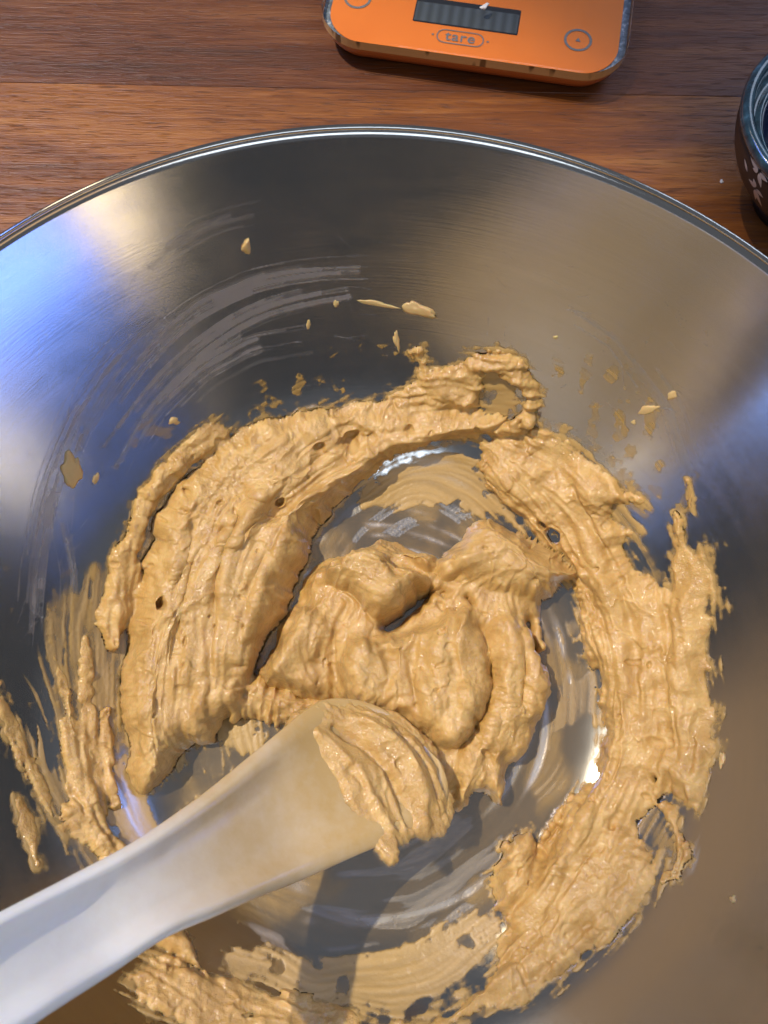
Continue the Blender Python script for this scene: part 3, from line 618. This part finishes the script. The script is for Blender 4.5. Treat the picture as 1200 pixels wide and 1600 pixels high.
# ------------------------------------------------------------------ spatula resting in the dough
M_SPAT = Mat('cream_plastic'); M_SPAT.set(Roughness=0.26, Subsurface_Weight=0.25, Subsurface_Radius=(1.0, 0.8, 0.5), Subsurface_Scale=0.004, Coat_Weight=0.12, Coat_Roughness=0.25)
_sm = M_SPAT.noise(M_SPAT.coords(), 160, 4, 0.6); _fa = M_SPAT.math('ADD', M_SPAT.attr('smeared'), M_SPAT.math('MULTIPLY', M_SPAT.math('SUBTRACT', _sm, 0.5), 0.3), True)
M_SPAT.l(M_SPAT.mix(_fa, (0.93, 0.905, 0.80), (0.56, 0.37, 0.135)), M_SPAT.b.inputs['Base Color'])
M_SPAT.l(M_SPAT.bump(M_SPAT.noise(M_SPAT.coords(), 500, 3), 0.15, 0.0004), M_SPAT.b.inputs['Normal'])
ST = [((-190, 1528), (-105, 1722), 0.146, 0.0055, 0.0048, 0.0), ((-90, 1474), (-15, 1650), 0.135, 0.0055, 0.0048, 0.0), ((0, 1425), (70, 1590), 0.124, 0.0055, 0.0048, 0.0), ((110, 1368), (165, 1528), 0.109, 0.0055, 0.0048, 0.06),
      ((200, 1320), (255, 1468), 0.096, 0.0054, 0.0047, 0.32), ((270, 1274), (335, 1433), 0.084, 0.0050, 0.0046, 0.62), ((330, 1230), (400, 1404), 0.073, 0.0045, 0.0046, 0.85), ((395, 1177), (470, 1376), 0.060, 0.0040, 0.0046, 0.85),
      ((440, 1140), (545, 1342), 0.050, 0.0029, 0.0033, 0.95), ((474, 1112), (615, 1312), 0.041, 0.0025, 0.0033, 1.0), ((505, 1094), (668, 1290), 0.034, 0.0022, 0.0030, 1.0), ((545, 1092), (694, 1262), 0.029, 0.0020, 0.0026, 1.0),
      ((590, 1104), (700, 1228), 0.026, 0.0017, 0.0018, 1.0), ((630, 1130), (690, 1195), 0.0245, 0.0012, 0.0008, 1.0)]
def spline(a, n):
    a = np.array(a, float); t = np.linspace(0, len(a) - 1, n); o = np.zeros((n, a.shape[1]))
    for q, x in enumerate(t):
        i = min(int(x), len(a) - 2); f = x - i; p = [a[max(i - 1, 0)], a[i], a[i + 1], a[min(i + 2, len(a) - 1)]]
        o[q] = 0.5 * (2 * p[1] + (p[2] - p[0]) * f + (2 * p[0] - 5 * p[1] + 4 * p[2] - p[3]) * f * f + (3 * p[1] - p[0] - 3 * p[2] + p[3]) * f ** 3)
    return o
rows = spline([[*on_z(*a, z), *on_z(*b, z), t, gq, sm] for a, b, z, t, gq, sm in ST], 90)
A, B = rows[:, :3], rows[:, 3:6]; C = (A + B) / 2; ax = np.gradient(C, axis=0); ax /= np.linalg.norm(ax, axis=1)[:, None]
wd = B - A; nn = np.cross(wd, ax); nn /= np.linalg.norm(nn, axis=1)[:, None]; nn *= np.sign(nn[:, 2])[:, None]
V, sm = [], []; K = 44
for i in range(len(C)):
    t, gq = rows[i, 6], rows[i, 7]
    for k in range(K):
        a = 2 * math.pi * k / K; ca, sa = math.cos(a), math.sin(a)
        e = 0.62; uu = math.copysign(abs(ca) ** e, ca); hh = math.copysign(abs(sa) ** 0.8, sa)
        gv = 1 - min(max((abs(uu) - 0.30) / 0.50, 0), 1) ** 1.6; h = t * hh - (gq * gv if sa > 0 else gq * 0.5 * math.cos(uu * math.pi / 2))
        V.append(C[i] + wd[i] * 0.5 * uu + nn[i] * h); sm.append(rows[i, 8])
F = [(i * K + k, (i + 1) * K + k, (i + 1) * K + (k + 1) % K, i * K + (k + 1) % K) for i in range(len(C) - 1) for k in range(K)]
F += [tuple(range(K)), tuple((len(C) - 1) * K + k for k in range(K))[::-1]]
spat = mesh_obj('spatula', V, F, M_SPAT.m); tag(spat, 'cream plastic spatula with grooved handle leaning on the bowl rim', 'spatula')
at = spat.data.attributes.new('smeared', 'FLOAT', 'POINT'); at.data.foreach_set('value', np.array(sm, np.float32))
bm = bmesh.new(); bm.from_mesh(spat.data); bmesh.ops.recalc_face_normals(bm, faces=bm.faces[:]); bm.to_mesh(spat.data); bm.free()

# dough heaped on the blade: relief built over the blade's own plane
iq = 72; O = C[iq] - nn[iq] * 0.001; e1 = ax[iq]; e2 = wd[iq] / np.linalg.norm(wd[iq]); e2 = e2 - e1 * (e1 @ e2); e2 /= np.linalg.norm(e2); e3 = np.cross(e1, e2); e3 *= np.sign(e3[2])
def on_blade(u, v, h):
    d = ray(u, v); k = ((O + e3 * h - CAM) @ e3) / (d @ e3); q = CAM + d * k - O; return np.array([q @ e1, q @ e2])
gb = Grid(-0.036, 0.042, -0.040, 0.040, 0.00034)
fb = gb.flow([np.array([on_blade(u, v, 0.005) for u, v in l]) for l in ([(470, 1140), (530, 1200), (570, 1270), (610, 1310)], [(510, 1105), (590, 1150), (640, 1220), (660, 1290)], [(560, 1100), (650, 1160), (695, 1240)])], soft=0.004)
wb = RNG.normal(size=gb.X.shape).astype(np.float32); BF = lic(blur(wb, 1), *fb, 36); BC = lic(blur(wb[::-1], 5), *fb, 24)
jb = 0.0032 * fbm(gb.X, gb.Y, 0.008, 15, 4) + 0.0002 * BF
Sb = np.full(gb.X.shape, -0.004)
for pts, H, w in (([(452, 1134), (500, 1092), (560, 1092), (620, 1115), (672, 1158), (702, 1200), (712, 1250), (702, 1290), (664, 1306), (612, 1316), (582, 1292), (548, 1252), (524, 1205), (492, 1162)], 0.0036, 0.010),
                  ([(600, 1306), (625, 1304), (616, 1342)], 0.003, 0.002), ([(540, 1110), (600, 1120), (660, 1165), (695, 1220), (700, 1270), (650, 1270), (600, 1200)], 0.0072, 0.013)):
    sd = poly_sd(gb.X, gb.Y, smooth_line(np.array([on_blade(u, v, 0.004) for u, v in pts]), 1, True)) + jb + 0.0015
    Sb = np.maximum(Sb, np.where(sd > 0, H * dome(sd, w), np.maximum(sd * 0.6, -0.004)))
bi = sstep(0, 0.004, Sb)
for pts, a, w in (([(500, 1140), (550, 1180), (590, 1240), (620, 1290)], 0.0018, 0.002), ([(530, 1130), (590, 1170), (630, 1230), (650, 1280)], -0.0022, 0.0014), ([(560, 1120), (620, 1160), (660, 1220), (675, 1280)], 0.002, 0.0024), ([(620, 1140), (670, 1190), (690, 1240)], -0.0015, 0.0015), ([(555, 1195), (575, 1225)], -0.0018, 0.0012)):
    add_stroke(Sb, gb, smooth_line(np.array([on_blade(u, v, 0.007) for u, v in pts]), 2), a, w, 0.35 * jb, bi)
Db = 0.7 * relief(gb, bi, BC, BF, 80)
Pb = O + gb.X[..., None] * e1 + gb.Y[..., None] * e2 + (Sb + Db)[..., None] * e3
scoop = field_mesh('dough_scoop', gb, Pb, (Sb + Db) > -0.0016, M_DOUGH, None, {'cover': sstep(-0.0006, 0.0022, Sb + Db)}); tag(scoop, 'lump of tan cookie dough stuck on the spatula blade', 'dough')

# ------------------------------------------------------------------ kitchen scale
ZT = 0.0165
FL, FR = on_z(489, 53, ZT), on_z(978, 122, ZT); ex = FR - FL; SW = float(np.linalg.norm(ex)); ex /= SW; ey = np.array([-ex[1], ex[0], 0]); SD = 0.178
scale = empty('kitchen_scale', tuple(FL * (1, 1, 0))); scale.rotation_euler = (0, 0, math.atan2(ex[1], ex[0])); tag(scale, 'flat orange kitchen scale with glass top and unlit display', 'scale')
def loc(u, v, z): q = on_z(u, v, z) - FL; return np.array([q @ ex, q @ ey])
def rrect(x0, x1, y0, y1, r, n=12):
    o = []
    for cx, cy, a0 in ((x1 - r, y0 + r, -90), (x1 - r, y1 - r, 0), (x0 + r, y1 - r, 90), (x0 + r, y0 + r, 180)):
        for k in range(n + 1):
            a = math.radians(a0 + 90 * k / n); o.append((cx + r * math.cos(a), cy + r * math.sin(a)))
    return o
def stack(name, layers, mat, parent, cap=True):
    """closed solid through a list of (outline, z)"""
    V, F = [], []; n = len(layers[0][0])
    for ol, z in layers: V += [(x, y, z) for x, y in ol]
    for i in range(len(layers) - 1):
        for k in range(n): F.append((i * n + k, i * n + (k + 1) % n, (i + 1) * n + (k + 1) % n, (i + 1) * n + k))
    if cap: F += [tuple(range(n))[::-1], tuple((len(layers) - 1) * n + k for k in range(n))]
    return mesh_obj(name, V, F, mat, parent, smooth=False)
def inset(i, r): return rrect(i, SW - i, i, SD - i, r - i)
RC = 0.0215
M_OBODY = mat_plain('orange_plastic', (0.50, 0.135, 0.025), 0.38).m
mo = Mat('orange_print'); mo.set(Roughness=0.45); _n = mo.noise(mo.coords(), 60, 4)
mo.l(mo.mix(_n, (0.74, 0.160, 0.012), (0.80, 0.190, 0.018)), mo.b.inputs['Base Color'])
mb = Mat('worn_grey_border'); mb.set(Roughness=0.5); _n = mb.noise(mb.coords(), 420, 4, 0.7)
mb.l(mb.ramp(_n, [(0.35, (0.07, 0.085, 0.095)), (0.55, (0.17, 0.20, 0.215)), (0.68, (0.55, 0.54, 0.50))]), mb.b.inputs['Base Color'])
mg = Mat('clear_glass'); tr = mg.n('ShaderNodeBsdfTransparent'); tr.inputs[0].default_value = (0.97, 0.985, 0.98, 1); gl = mg.n('ShaderNodeBsdfGlossy'); gl.inputs['Roughness'].default_value = 0.06
fr = mg.n('ShaderNodeFresnel'); fr.inputs['IOR'].default_value = 1.4; mx = mg.n('ShaderNodeMixShader'); gg = mg.n('ShaderNodeNewGeometry'); mg.l(mg.math('MULTIPLY', fr.outputs[0], mg.math('SUBTRACT', 1.0, gg.outputs['Backfacing'])), mx.inputs[0]); mg.l(tr.outputs[0], mx.inputs[1]); mg.l(gl.outputs[0], mx.inputs[2]); mg.l(mx.outputs[0], mg.out.inputs['Surface'])
me_ = Mat('stained_glass_edge'); me_.set(Roughness=0.25, Coat_Weight=0.5); _v = me_.n('ShaderNodeTexVoronoi'); _v.inputs['Scale'].default_value = 1.0; me_.l(me_.coords((190, 190, 40)), _v.inputs['Vector'])
_f = me_.ramp(_v.outputs['Distance'], [(0.30, (1, 1, 1)), (0.40, (0, 0, 0))]); _g = me_.ramp(me_.noise(me_.coords(), 45, 2), [(0.40, (0, 0, 0)), (0.46, (1, 1, 1))])
me_.l(me_.mix(me_.math('MULTIPLY', _f, _g), (0.62, 0.33, 0.12), (0.16, 0.075, 0.025)), me_.b.inputs['Base Color'])
M_GREY = mat_plain('grey_print', (0.16, 0.15, 0.135), 0.5).m
stack('body', [(inset(0.0085, RC), 0.0012), (inset(0.0052, RC), 0.0030), (inset(0.0022, RC), 0.0070), (inset(0.0010, RC), 0.0100), (inset(0.0012, RC), 0.0110)], M_OBODY, scale)
for fx, fy in ((0.022, 0.022), (SW - 0.022, 0.022), (0.022, SD - 0.022), (SW - 0.022, SD - 0.022)):
    V, F = lathe([(0.0004, 0.0), (0.006, 0.0), (0.0064, 0.0005), (0.0064, 0.0018), (0.0004, 0.0018)], 24); o = mesh_obj('foot', V, F, mat_plain('rubber', (0.03, 0.03, 0.03), 0.7).m if 'rubber' not in bpy.data.materials else bpy.data.materials['rubber'], scale); o.location = (fx, fy, 0)
stack('border', [(inset(0.0006, RC), 0.01115), (inset(0.0006, RC), 0.0114)], mb.m, scale)
stack('printed_panel', [(inset(0.0040, RC), 0.01165), (inset(0.0040, RC), 0.0119)], mo.m, scale)
gp = stack('glass_plate', [(inset(0.0003, RC), 0.0128), (inset(0.0, RC), 0.0132), (inset(0.0, RC), ZT - 0.0005), (inset(0.0005, RC), ZT)], mg.m, scale)
stack('glass_edge', [(inset(0.00012, RC), 0.0115), (inset(0.00012, RC), ZT - 0.0008)], me_.m, gp, cap=False)
ZP = 0.0119
# display window: quad in the scale's own plane
q0, q1, q2 = loc(645, 30, ZP), loc(805, 58, ZP), loc(817, 20, ZP)
dx0, dx1 = q0[0], (q1[0] + q2[0]) / 2; dy0, dy1 = (q0[1] + q1[1]) / 2, (q0[1] + q1[1]) / 2 + (q2[1] - q1[1])
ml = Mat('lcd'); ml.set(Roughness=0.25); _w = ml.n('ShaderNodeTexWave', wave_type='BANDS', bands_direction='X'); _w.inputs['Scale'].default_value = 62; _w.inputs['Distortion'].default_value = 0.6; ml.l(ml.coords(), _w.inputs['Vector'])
ml.l(ml.mix(_w.outputs['Fac'], (0.055, 0.058, 0.056), (0.085, 0.092, 0.092)), ml.b.inputs['Base Color'])  # lighter bands: reflected stripes painted into the screen colour
disp = stack('display', [(rrect(dx0, dx1, dy0, dy1, 0.0006, 3), ZP + 0.0001), (rrect(dx0, dx1, dy0, dy1, 0.0006, 3), ZP + 0.0002)], mat_plain('frame_and_shade', (0.02, 0.02, 0.022), 0.3).m, scale)  # dark frame, its wide top strip painted as the recess shadow
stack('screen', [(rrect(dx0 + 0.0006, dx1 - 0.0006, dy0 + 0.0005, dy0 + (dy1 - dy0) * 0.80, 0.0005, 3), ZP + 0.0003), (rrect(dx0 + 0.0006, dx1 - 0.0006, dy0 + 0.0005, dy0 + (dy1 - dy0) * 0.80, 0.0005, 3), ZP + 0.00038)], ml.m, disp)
def ring_flat(cx, cy, r0, r1, sx=1.0, sy=1.0, n=48):
    V = []; F = []
    for k in range(n):
        a = 2 * math.pi * k / n
        for r in (r0, r1): V.append((cx + r * sx * math.cos(a), cy + r * sy * math.sin(a), ZP + 0.00022))
    for k in range(n): j = (k + 1) % n; F.append((2 * k, 2 * k + 1, 2 * j + 1, 2 * j))
    return V, F
def poly_flat(pts): return [(x, y, ZP + 0.00022) for x, y in pts], [tuple(range(len(pts)))]
for u, v, up_ in ((903, 63, True), (559, -3, False)):
    c = loc(u, v, ZP); V, F = ring_flat(c[0], c[1], 0.0054, 0.0066); b_ = mesh_obj('button', V, F, M_GREY, scale, False)
    k = 1 if up_ else -1; V, F = poly_flat([(c[0] - 0.0013, c[1] - 0.0009 * k), (c[0] + 0.0013, c[1] - 0.0009 * k), (c[0], c[1] + 0.0014 * k)][::k]); mesh_obj('arrow', V, F, M_GREY, b_, False)
c0, c1 = loc(684, 51, ZP), loc(757, 66, ZP); cm = loc(719, 60, ZP); pw, ph = (c1[0] - c0[0]) / 2, 0.0041
ol = rrect(cm[0] - pw, cm[0] + pw, cm[1] - ph, cm[1] + ph, ph - 0.0001, 10); il = rrect(cm[0] - pw + 0.0006, cm[0] + pw - 0.0006, cm[1] - ph + 0.0006, cm[1] + ph - 0.0006, ph - 0.0007, 10); n = len(ol)
mesh_obj('tare_outline', [(x, y, ZP + 0.00022) for x, y in ol + il], [(k, (k + 1) % n, n + (k + 1) % n, n + k) for k in range(n)], M_GREY, scale, False)
for sx in (-1, 1): V, F = ring_flat(cm[0] + sx * (pw + 0.0018), cm[1], 0.00002, 0.00055, n=16); mesh_obj('dot', V, F, M_GREY, scale, False)
tx = bpy.data.curves.new('tare', 'FONT'); tx.body = 'tare'; tx.size = 0.0078; tx.align_x = 'CENTER'; tx.align_y = 'CENTER'; tx.offset = 0.00012; tx.space_character = 1.12
to = bpy.data.objects.new('tare_text', tx); COL.objects.link(to); dg = bpy.context.evaluated_depsgraph_get(); tm = bpy.data.meshes.new_from_object(to.evaluated_get(dg)); bpy.data.objects.remove(to)
to = bpy.data.objects.new('tare_text', tm); COL.objects.link(to); tm.materials.append(M_GREY); to.parent = scale; to.location = (cm[0], cm[1] + 0.0002, ZP + 0.00024)

# ------------------------------------------------------------------ stoneware cup at the right edge
CS, CZ = 1.125, 1.25; cl = on_z(1163, 168, 0.040 * CZ); CR = 0.040 * CS; cc = np.array([cl[0] + CR * 0.995, cl[1] - 0.005, 0])
cup = empty('cup', tuple(cc)); tag(cup, 'small dark brown stoneware cup with teal glazed rim and pale blossom pattern', 'cup')
mw = Mat('brown_stoneware'); mw.set(Roughness=0.45); mw.l(mw.mix(mw.noise(mw.coords(), 300, 4), (0.010, 0.007, 0.006), (0.030, 0.018, 0.012)), mw.b.inputs['Base Color'])
mt = Mat('teal_glaze'); mt.set(Roughness=0.16, Coat_Weight=0.6); mt.l(mt.ramp(mt.noise(mt.coords(), 260, 4, 0.65), [(0.35, (0.012, 0.028, 0.034)), (0.6, (0.03, 0.08, 0.095)), (0.75, (0.08, 0.18, 0.20))]), mt.b.inputs['Base Color'])
mn = Mat('blue_glaze'); mn.set(Roughness=0.15, Base_Color=(0.008, 0.016, 0.045, 1), Coat_Weight=0.6)
mk = mat_plain('black_foot', (0.012, 0.014, 0.016), 0.35).m
oprof = [(0.0170, 0.0), (0.0180, 0.003), (0.0218, 0.0085)] + [(float(r), float(z)) for r, z in bez((0.0224, 0.0089), (0.0300, 0.016), (0.0385, 0.024), (0.0396, 0.0362), 14)]
V, F = lathe([(0.0005, 0.0)] + oprof[:3] + [(0.0205, 0.0087), (0.0005, 0.0087)], 96); mesh_obj('foot_band', V, F, mk, cup)
V, F = lathe([(0.0206, 0.0090)] + oprof[3:] + [(0.0370, 0.0362), (0.0360, 0.028), (0.028, 0.015)], 128); mesh_obj('wall', V, F, mw.m, cup)
rp = [(0.0399, 0.0362), (0.0405, 0.0378), (0.0402, 0.0394), (0.0392, 0.0402), (0.0376, 0.0403), (0.0364, 0.0395), (0.0358, 0.0380), (0.0354, 0.0352), (0.0344, 0.0338), (0.0328, 0.0338), (0.0318, 0.0346), (0.0308, 0.0342), (0.0302, 0.0326), (0.0301, 0.0306), (0.0366, 0.0300), (0.0368, 0.0361)]
V, F = lathe(rp, 128); mesh_obj('rim', V, F, mt.m, cup)
V, F = lathe([(0.0300, 0.0330), (0.0290, 0.024), (0.024, 0.014), (0.0005, 0.0110), (0.0005, 0.0100), (0.025, 0.0130), (0.0315, 0.024), (0.0325, 0.0304)], 96); mesh_obj('inside', V, F, mn.m, cup)
mp_ = mat_plain('pale_slip', (0.62, 0.54, 0.43), 0.6).m
OP = np.array(oprof) * (CS, CZ)
for o in cup.children: o.scale = (CS, CS, CZ)
def cup_rad(z): return float(np.interp(z, OP[:, 1], OP[:, 0]))
def on_cup(u, v):
    d = ray(u, v); d = d / np.linalg.norm(d); t = np.linspace(0.2, 0.6, 4000); P = CAM + t[:, None] * d - cc
    ins = (np.hypot(P[:, 0], P[:, 1]) < np.interp(P[:, 2], OP[:, 1], OP[:, 0])) & (P[:, 2] < 0.036 * CZ)
    p = P[np.argmax(ins)]; return math.atan2(p[1], p[0]), p[2]
def petal(a0, z0, ang, L, W):
    """petal lying on the curved wall; a0, z0 its inner tip, ang its heading"""
    V, F = [], []; n = 7
    for i in range(n + 1):
        t = i / n; w = W * math.sin(math.pi * t ** 0.75) * 0.5 + 0.00004
        for sgn in (-1, 0, 1):
            dx = L * t * math.cos(ang) - sgn * w * math.sin(ang); dz = L * t * math.sin(ang) + sgn * w * math.cos(ang)
            z = z0 + dz; r = cup_rad(z); a = a0 + dx / r; r += 0.00012 + (0.00012 if sgn == 0 else 0)
            V.append((r * math.cos(a), r * math.sin(a), z))
    for i in range(n): F += [(3 * i, 3 * i + 1, 3 * i + 4, 3 * i + 3), (3 * i + 1, 3 * i + 2, 3 * i + 5, 3 * i + 4)]
    return mesh_obj('petal', V, F, mp_, cup)
for fu, fv, tips in ((1186, 268, ((1181, 242), (1191, 246), (1177, 263), (1189, 292), (1199, 284))), (1181, 294, ((1171, 280), (1178, 279), (1181, 311), (1192, 308), (1190, 322)))):
    a0, z0 = on_cup(fu, fv)
    for tu, tv in tips:
        a1, z1 = on_cup(tu, tv); dx, dz = (a1 - a0) * cup_rad((z0 + z1) / 2), z1 - z0; L = math.hypot(dx, dz); g_ = math.atan2(dz, dx)
        petal(a0 + 0.1 * dx / 0.04, z0 + 0.1 * dz, g_, L * 0.92, 0.0022)
a0, z0 = on_cup(1168, 268); petal(a0, z0, math.atan2(on_cup(1164, 251)[1] - z0, (on_cup(1164, 251)[0] - a0) * 0.039), 0.005, 0.0017)
for k, (da, z0) in enumerate(((0.6, 0.019), (1.2, 0.027), (1.9, 0.020), (2.7, 0.026))):
    for j in range(5): petal(a0 + da, z0, 1.1 + j * 2 * math.pi / 5, 0.0052, 0.0021)

# ------------------------------------------------------------------ crumbs on the bowl wall and the table
def crumb(name, P, N, size, flat, seed, mat, label, stretch=(1, 0)):
    bm = bmesh.new(); bmesh.ops.create_icosphere(bm, subdivisions=3, radius=1.0); r_ = random.Random(seed); ph = [r_.uniform(0, 6.3) for _ in range(12)]
    N = Vector(N).normalized(); T = N.orthogonal().normalized(); Bv = N.cross(T); c_, s_ = stretch
    for v in bm.verts:
        p = v.co.copy(); k = 1 + 0.30 * math.sin(3.1 * p.x + ph[0]) * math.sin(2.7 * p.y + ph[1]) + 0.22 * math.sin(5.3 * p.x + ph[2] + 2 * p.z) * math.sin(6.1 * p.y + ph[3]) + 0.10 * math.sin(11 * p.x + ph[4]) * math.sin(12 * p.y + ph[5])
        p *= k; a = p.x * size * (1 + c_ * 0.0) ; b = p.y * size * s_ if s_ else p.y * size
        d = p.x * size * c_
        v.co = T * (d * math.cos(ph[6]) - b * math.sin(ph[6])) + Bv * (d * math.sin(ph[6]) + b * math.cos(ph[6])) + N * (p.z * size * flat + size * flat * 0.55)
    o = bm_obj(name, bm, mat); o.location = P; tag(o, label, 'crumb'); return o
M_PALE = mat_plain('pale_dough', (0.62, 0.42, 0.17), 0.35, Subsurface_Weight=0.3, Subsurface_Scale=0.002).m
CR_ = [((385, 385), 0.0024, 0.45, (0.7, 1.2), 'pale dough crumb stuck alone high on the far bowl wall'), ((112, 735), 0.0058, 0.16, (0.65, 1.25), 'largest flat dough flake stuck on the blue left bowl wall'),
       ((525, 474), 0.0014, 0.35, (1, 0.8), 'small dough speck left of the pale smear on the far wall'), ((482, 507), 0.0014, 0.30, (1.5, 0.6), 'small dough speck below the brushed grease arc on the far wall'),
       ((655, 485), 0.0052, 0.16, (1.5, 0.55), 'pale lumpy dough smear high on the far bowl wall'), ((590, 475), 0.0036, 0.12, (2.2, 0.28), 'thin dough streak beside the lumpy smear on the far wall'), ((272, 658), 0.0022, 0.28, (1.1, 0.8), 'small dough dab above the left end of the ring'),
       ((620, 533), 0.0024, 0.25, (1.8, 0.5), 'flat dough dab just above the far side of the ring'), ((1012, 640), 0.0026, 0.22, (0.6, 1.6), 'pale dough streak on the right wall below the blue reflection'), ((990, 660), 0.0010, 0.4, (1, 1), 'tiny dough dot beside the streak on the right wall'),
       ((868, 527), 0.0010, 0.4, (1, 0.8), 'tiny dough speck highest on the right far wall'), ((1050, 618), 0.0017, 0.3, (0.8, 1.2), 'small dough speck under the blue reflection on the right'),
       ((150, 748), 0.0018, 0.22, (0.7, 1.3), 'small dough drip right of the large flake'), ((1128, 1188), 0.0020, 0.3, (0.6, 1.5), 'glossy dough speck right of the ring on the wall'), ((1145, 1405), 0.0013, 0.4, (1, 1), 'tiny dough bit in the brown reflection at lower right')]
for k, ((u, v), sz, fl, st_, lab) in enumerate(CR_):
    q = to_plane(u, v); P, N = surf(np.array(q[0]), np.array(q[1])); crumb('dough_crumb', P, N, sz * 0.82, fl * 0.8, 100 + k, M_PALE, lab, st_)
M_CRUMB = mat_plain('white_crumb', (0.75, 0.68, 0.55), 0.6).m
for k, (u, v, sz, lab) in enumerate(((1127, 284, 0.0009, 'white crumb on the table between bowl rim and cup'),)):
    crumb('table_crumb', on_z(u, v, 0.0), (0, 0, 1), sz, 0.5, 300 + k, M_CRUMB, lab, (1, 0.8))
crumb('glass_crumb', on_z(757, 11, ZT), (0, 0, 1), 0.0016, 0.35, 410, M_CRUMB, 'pale crumb on the scale glass above the display', (1.4, 0.7))
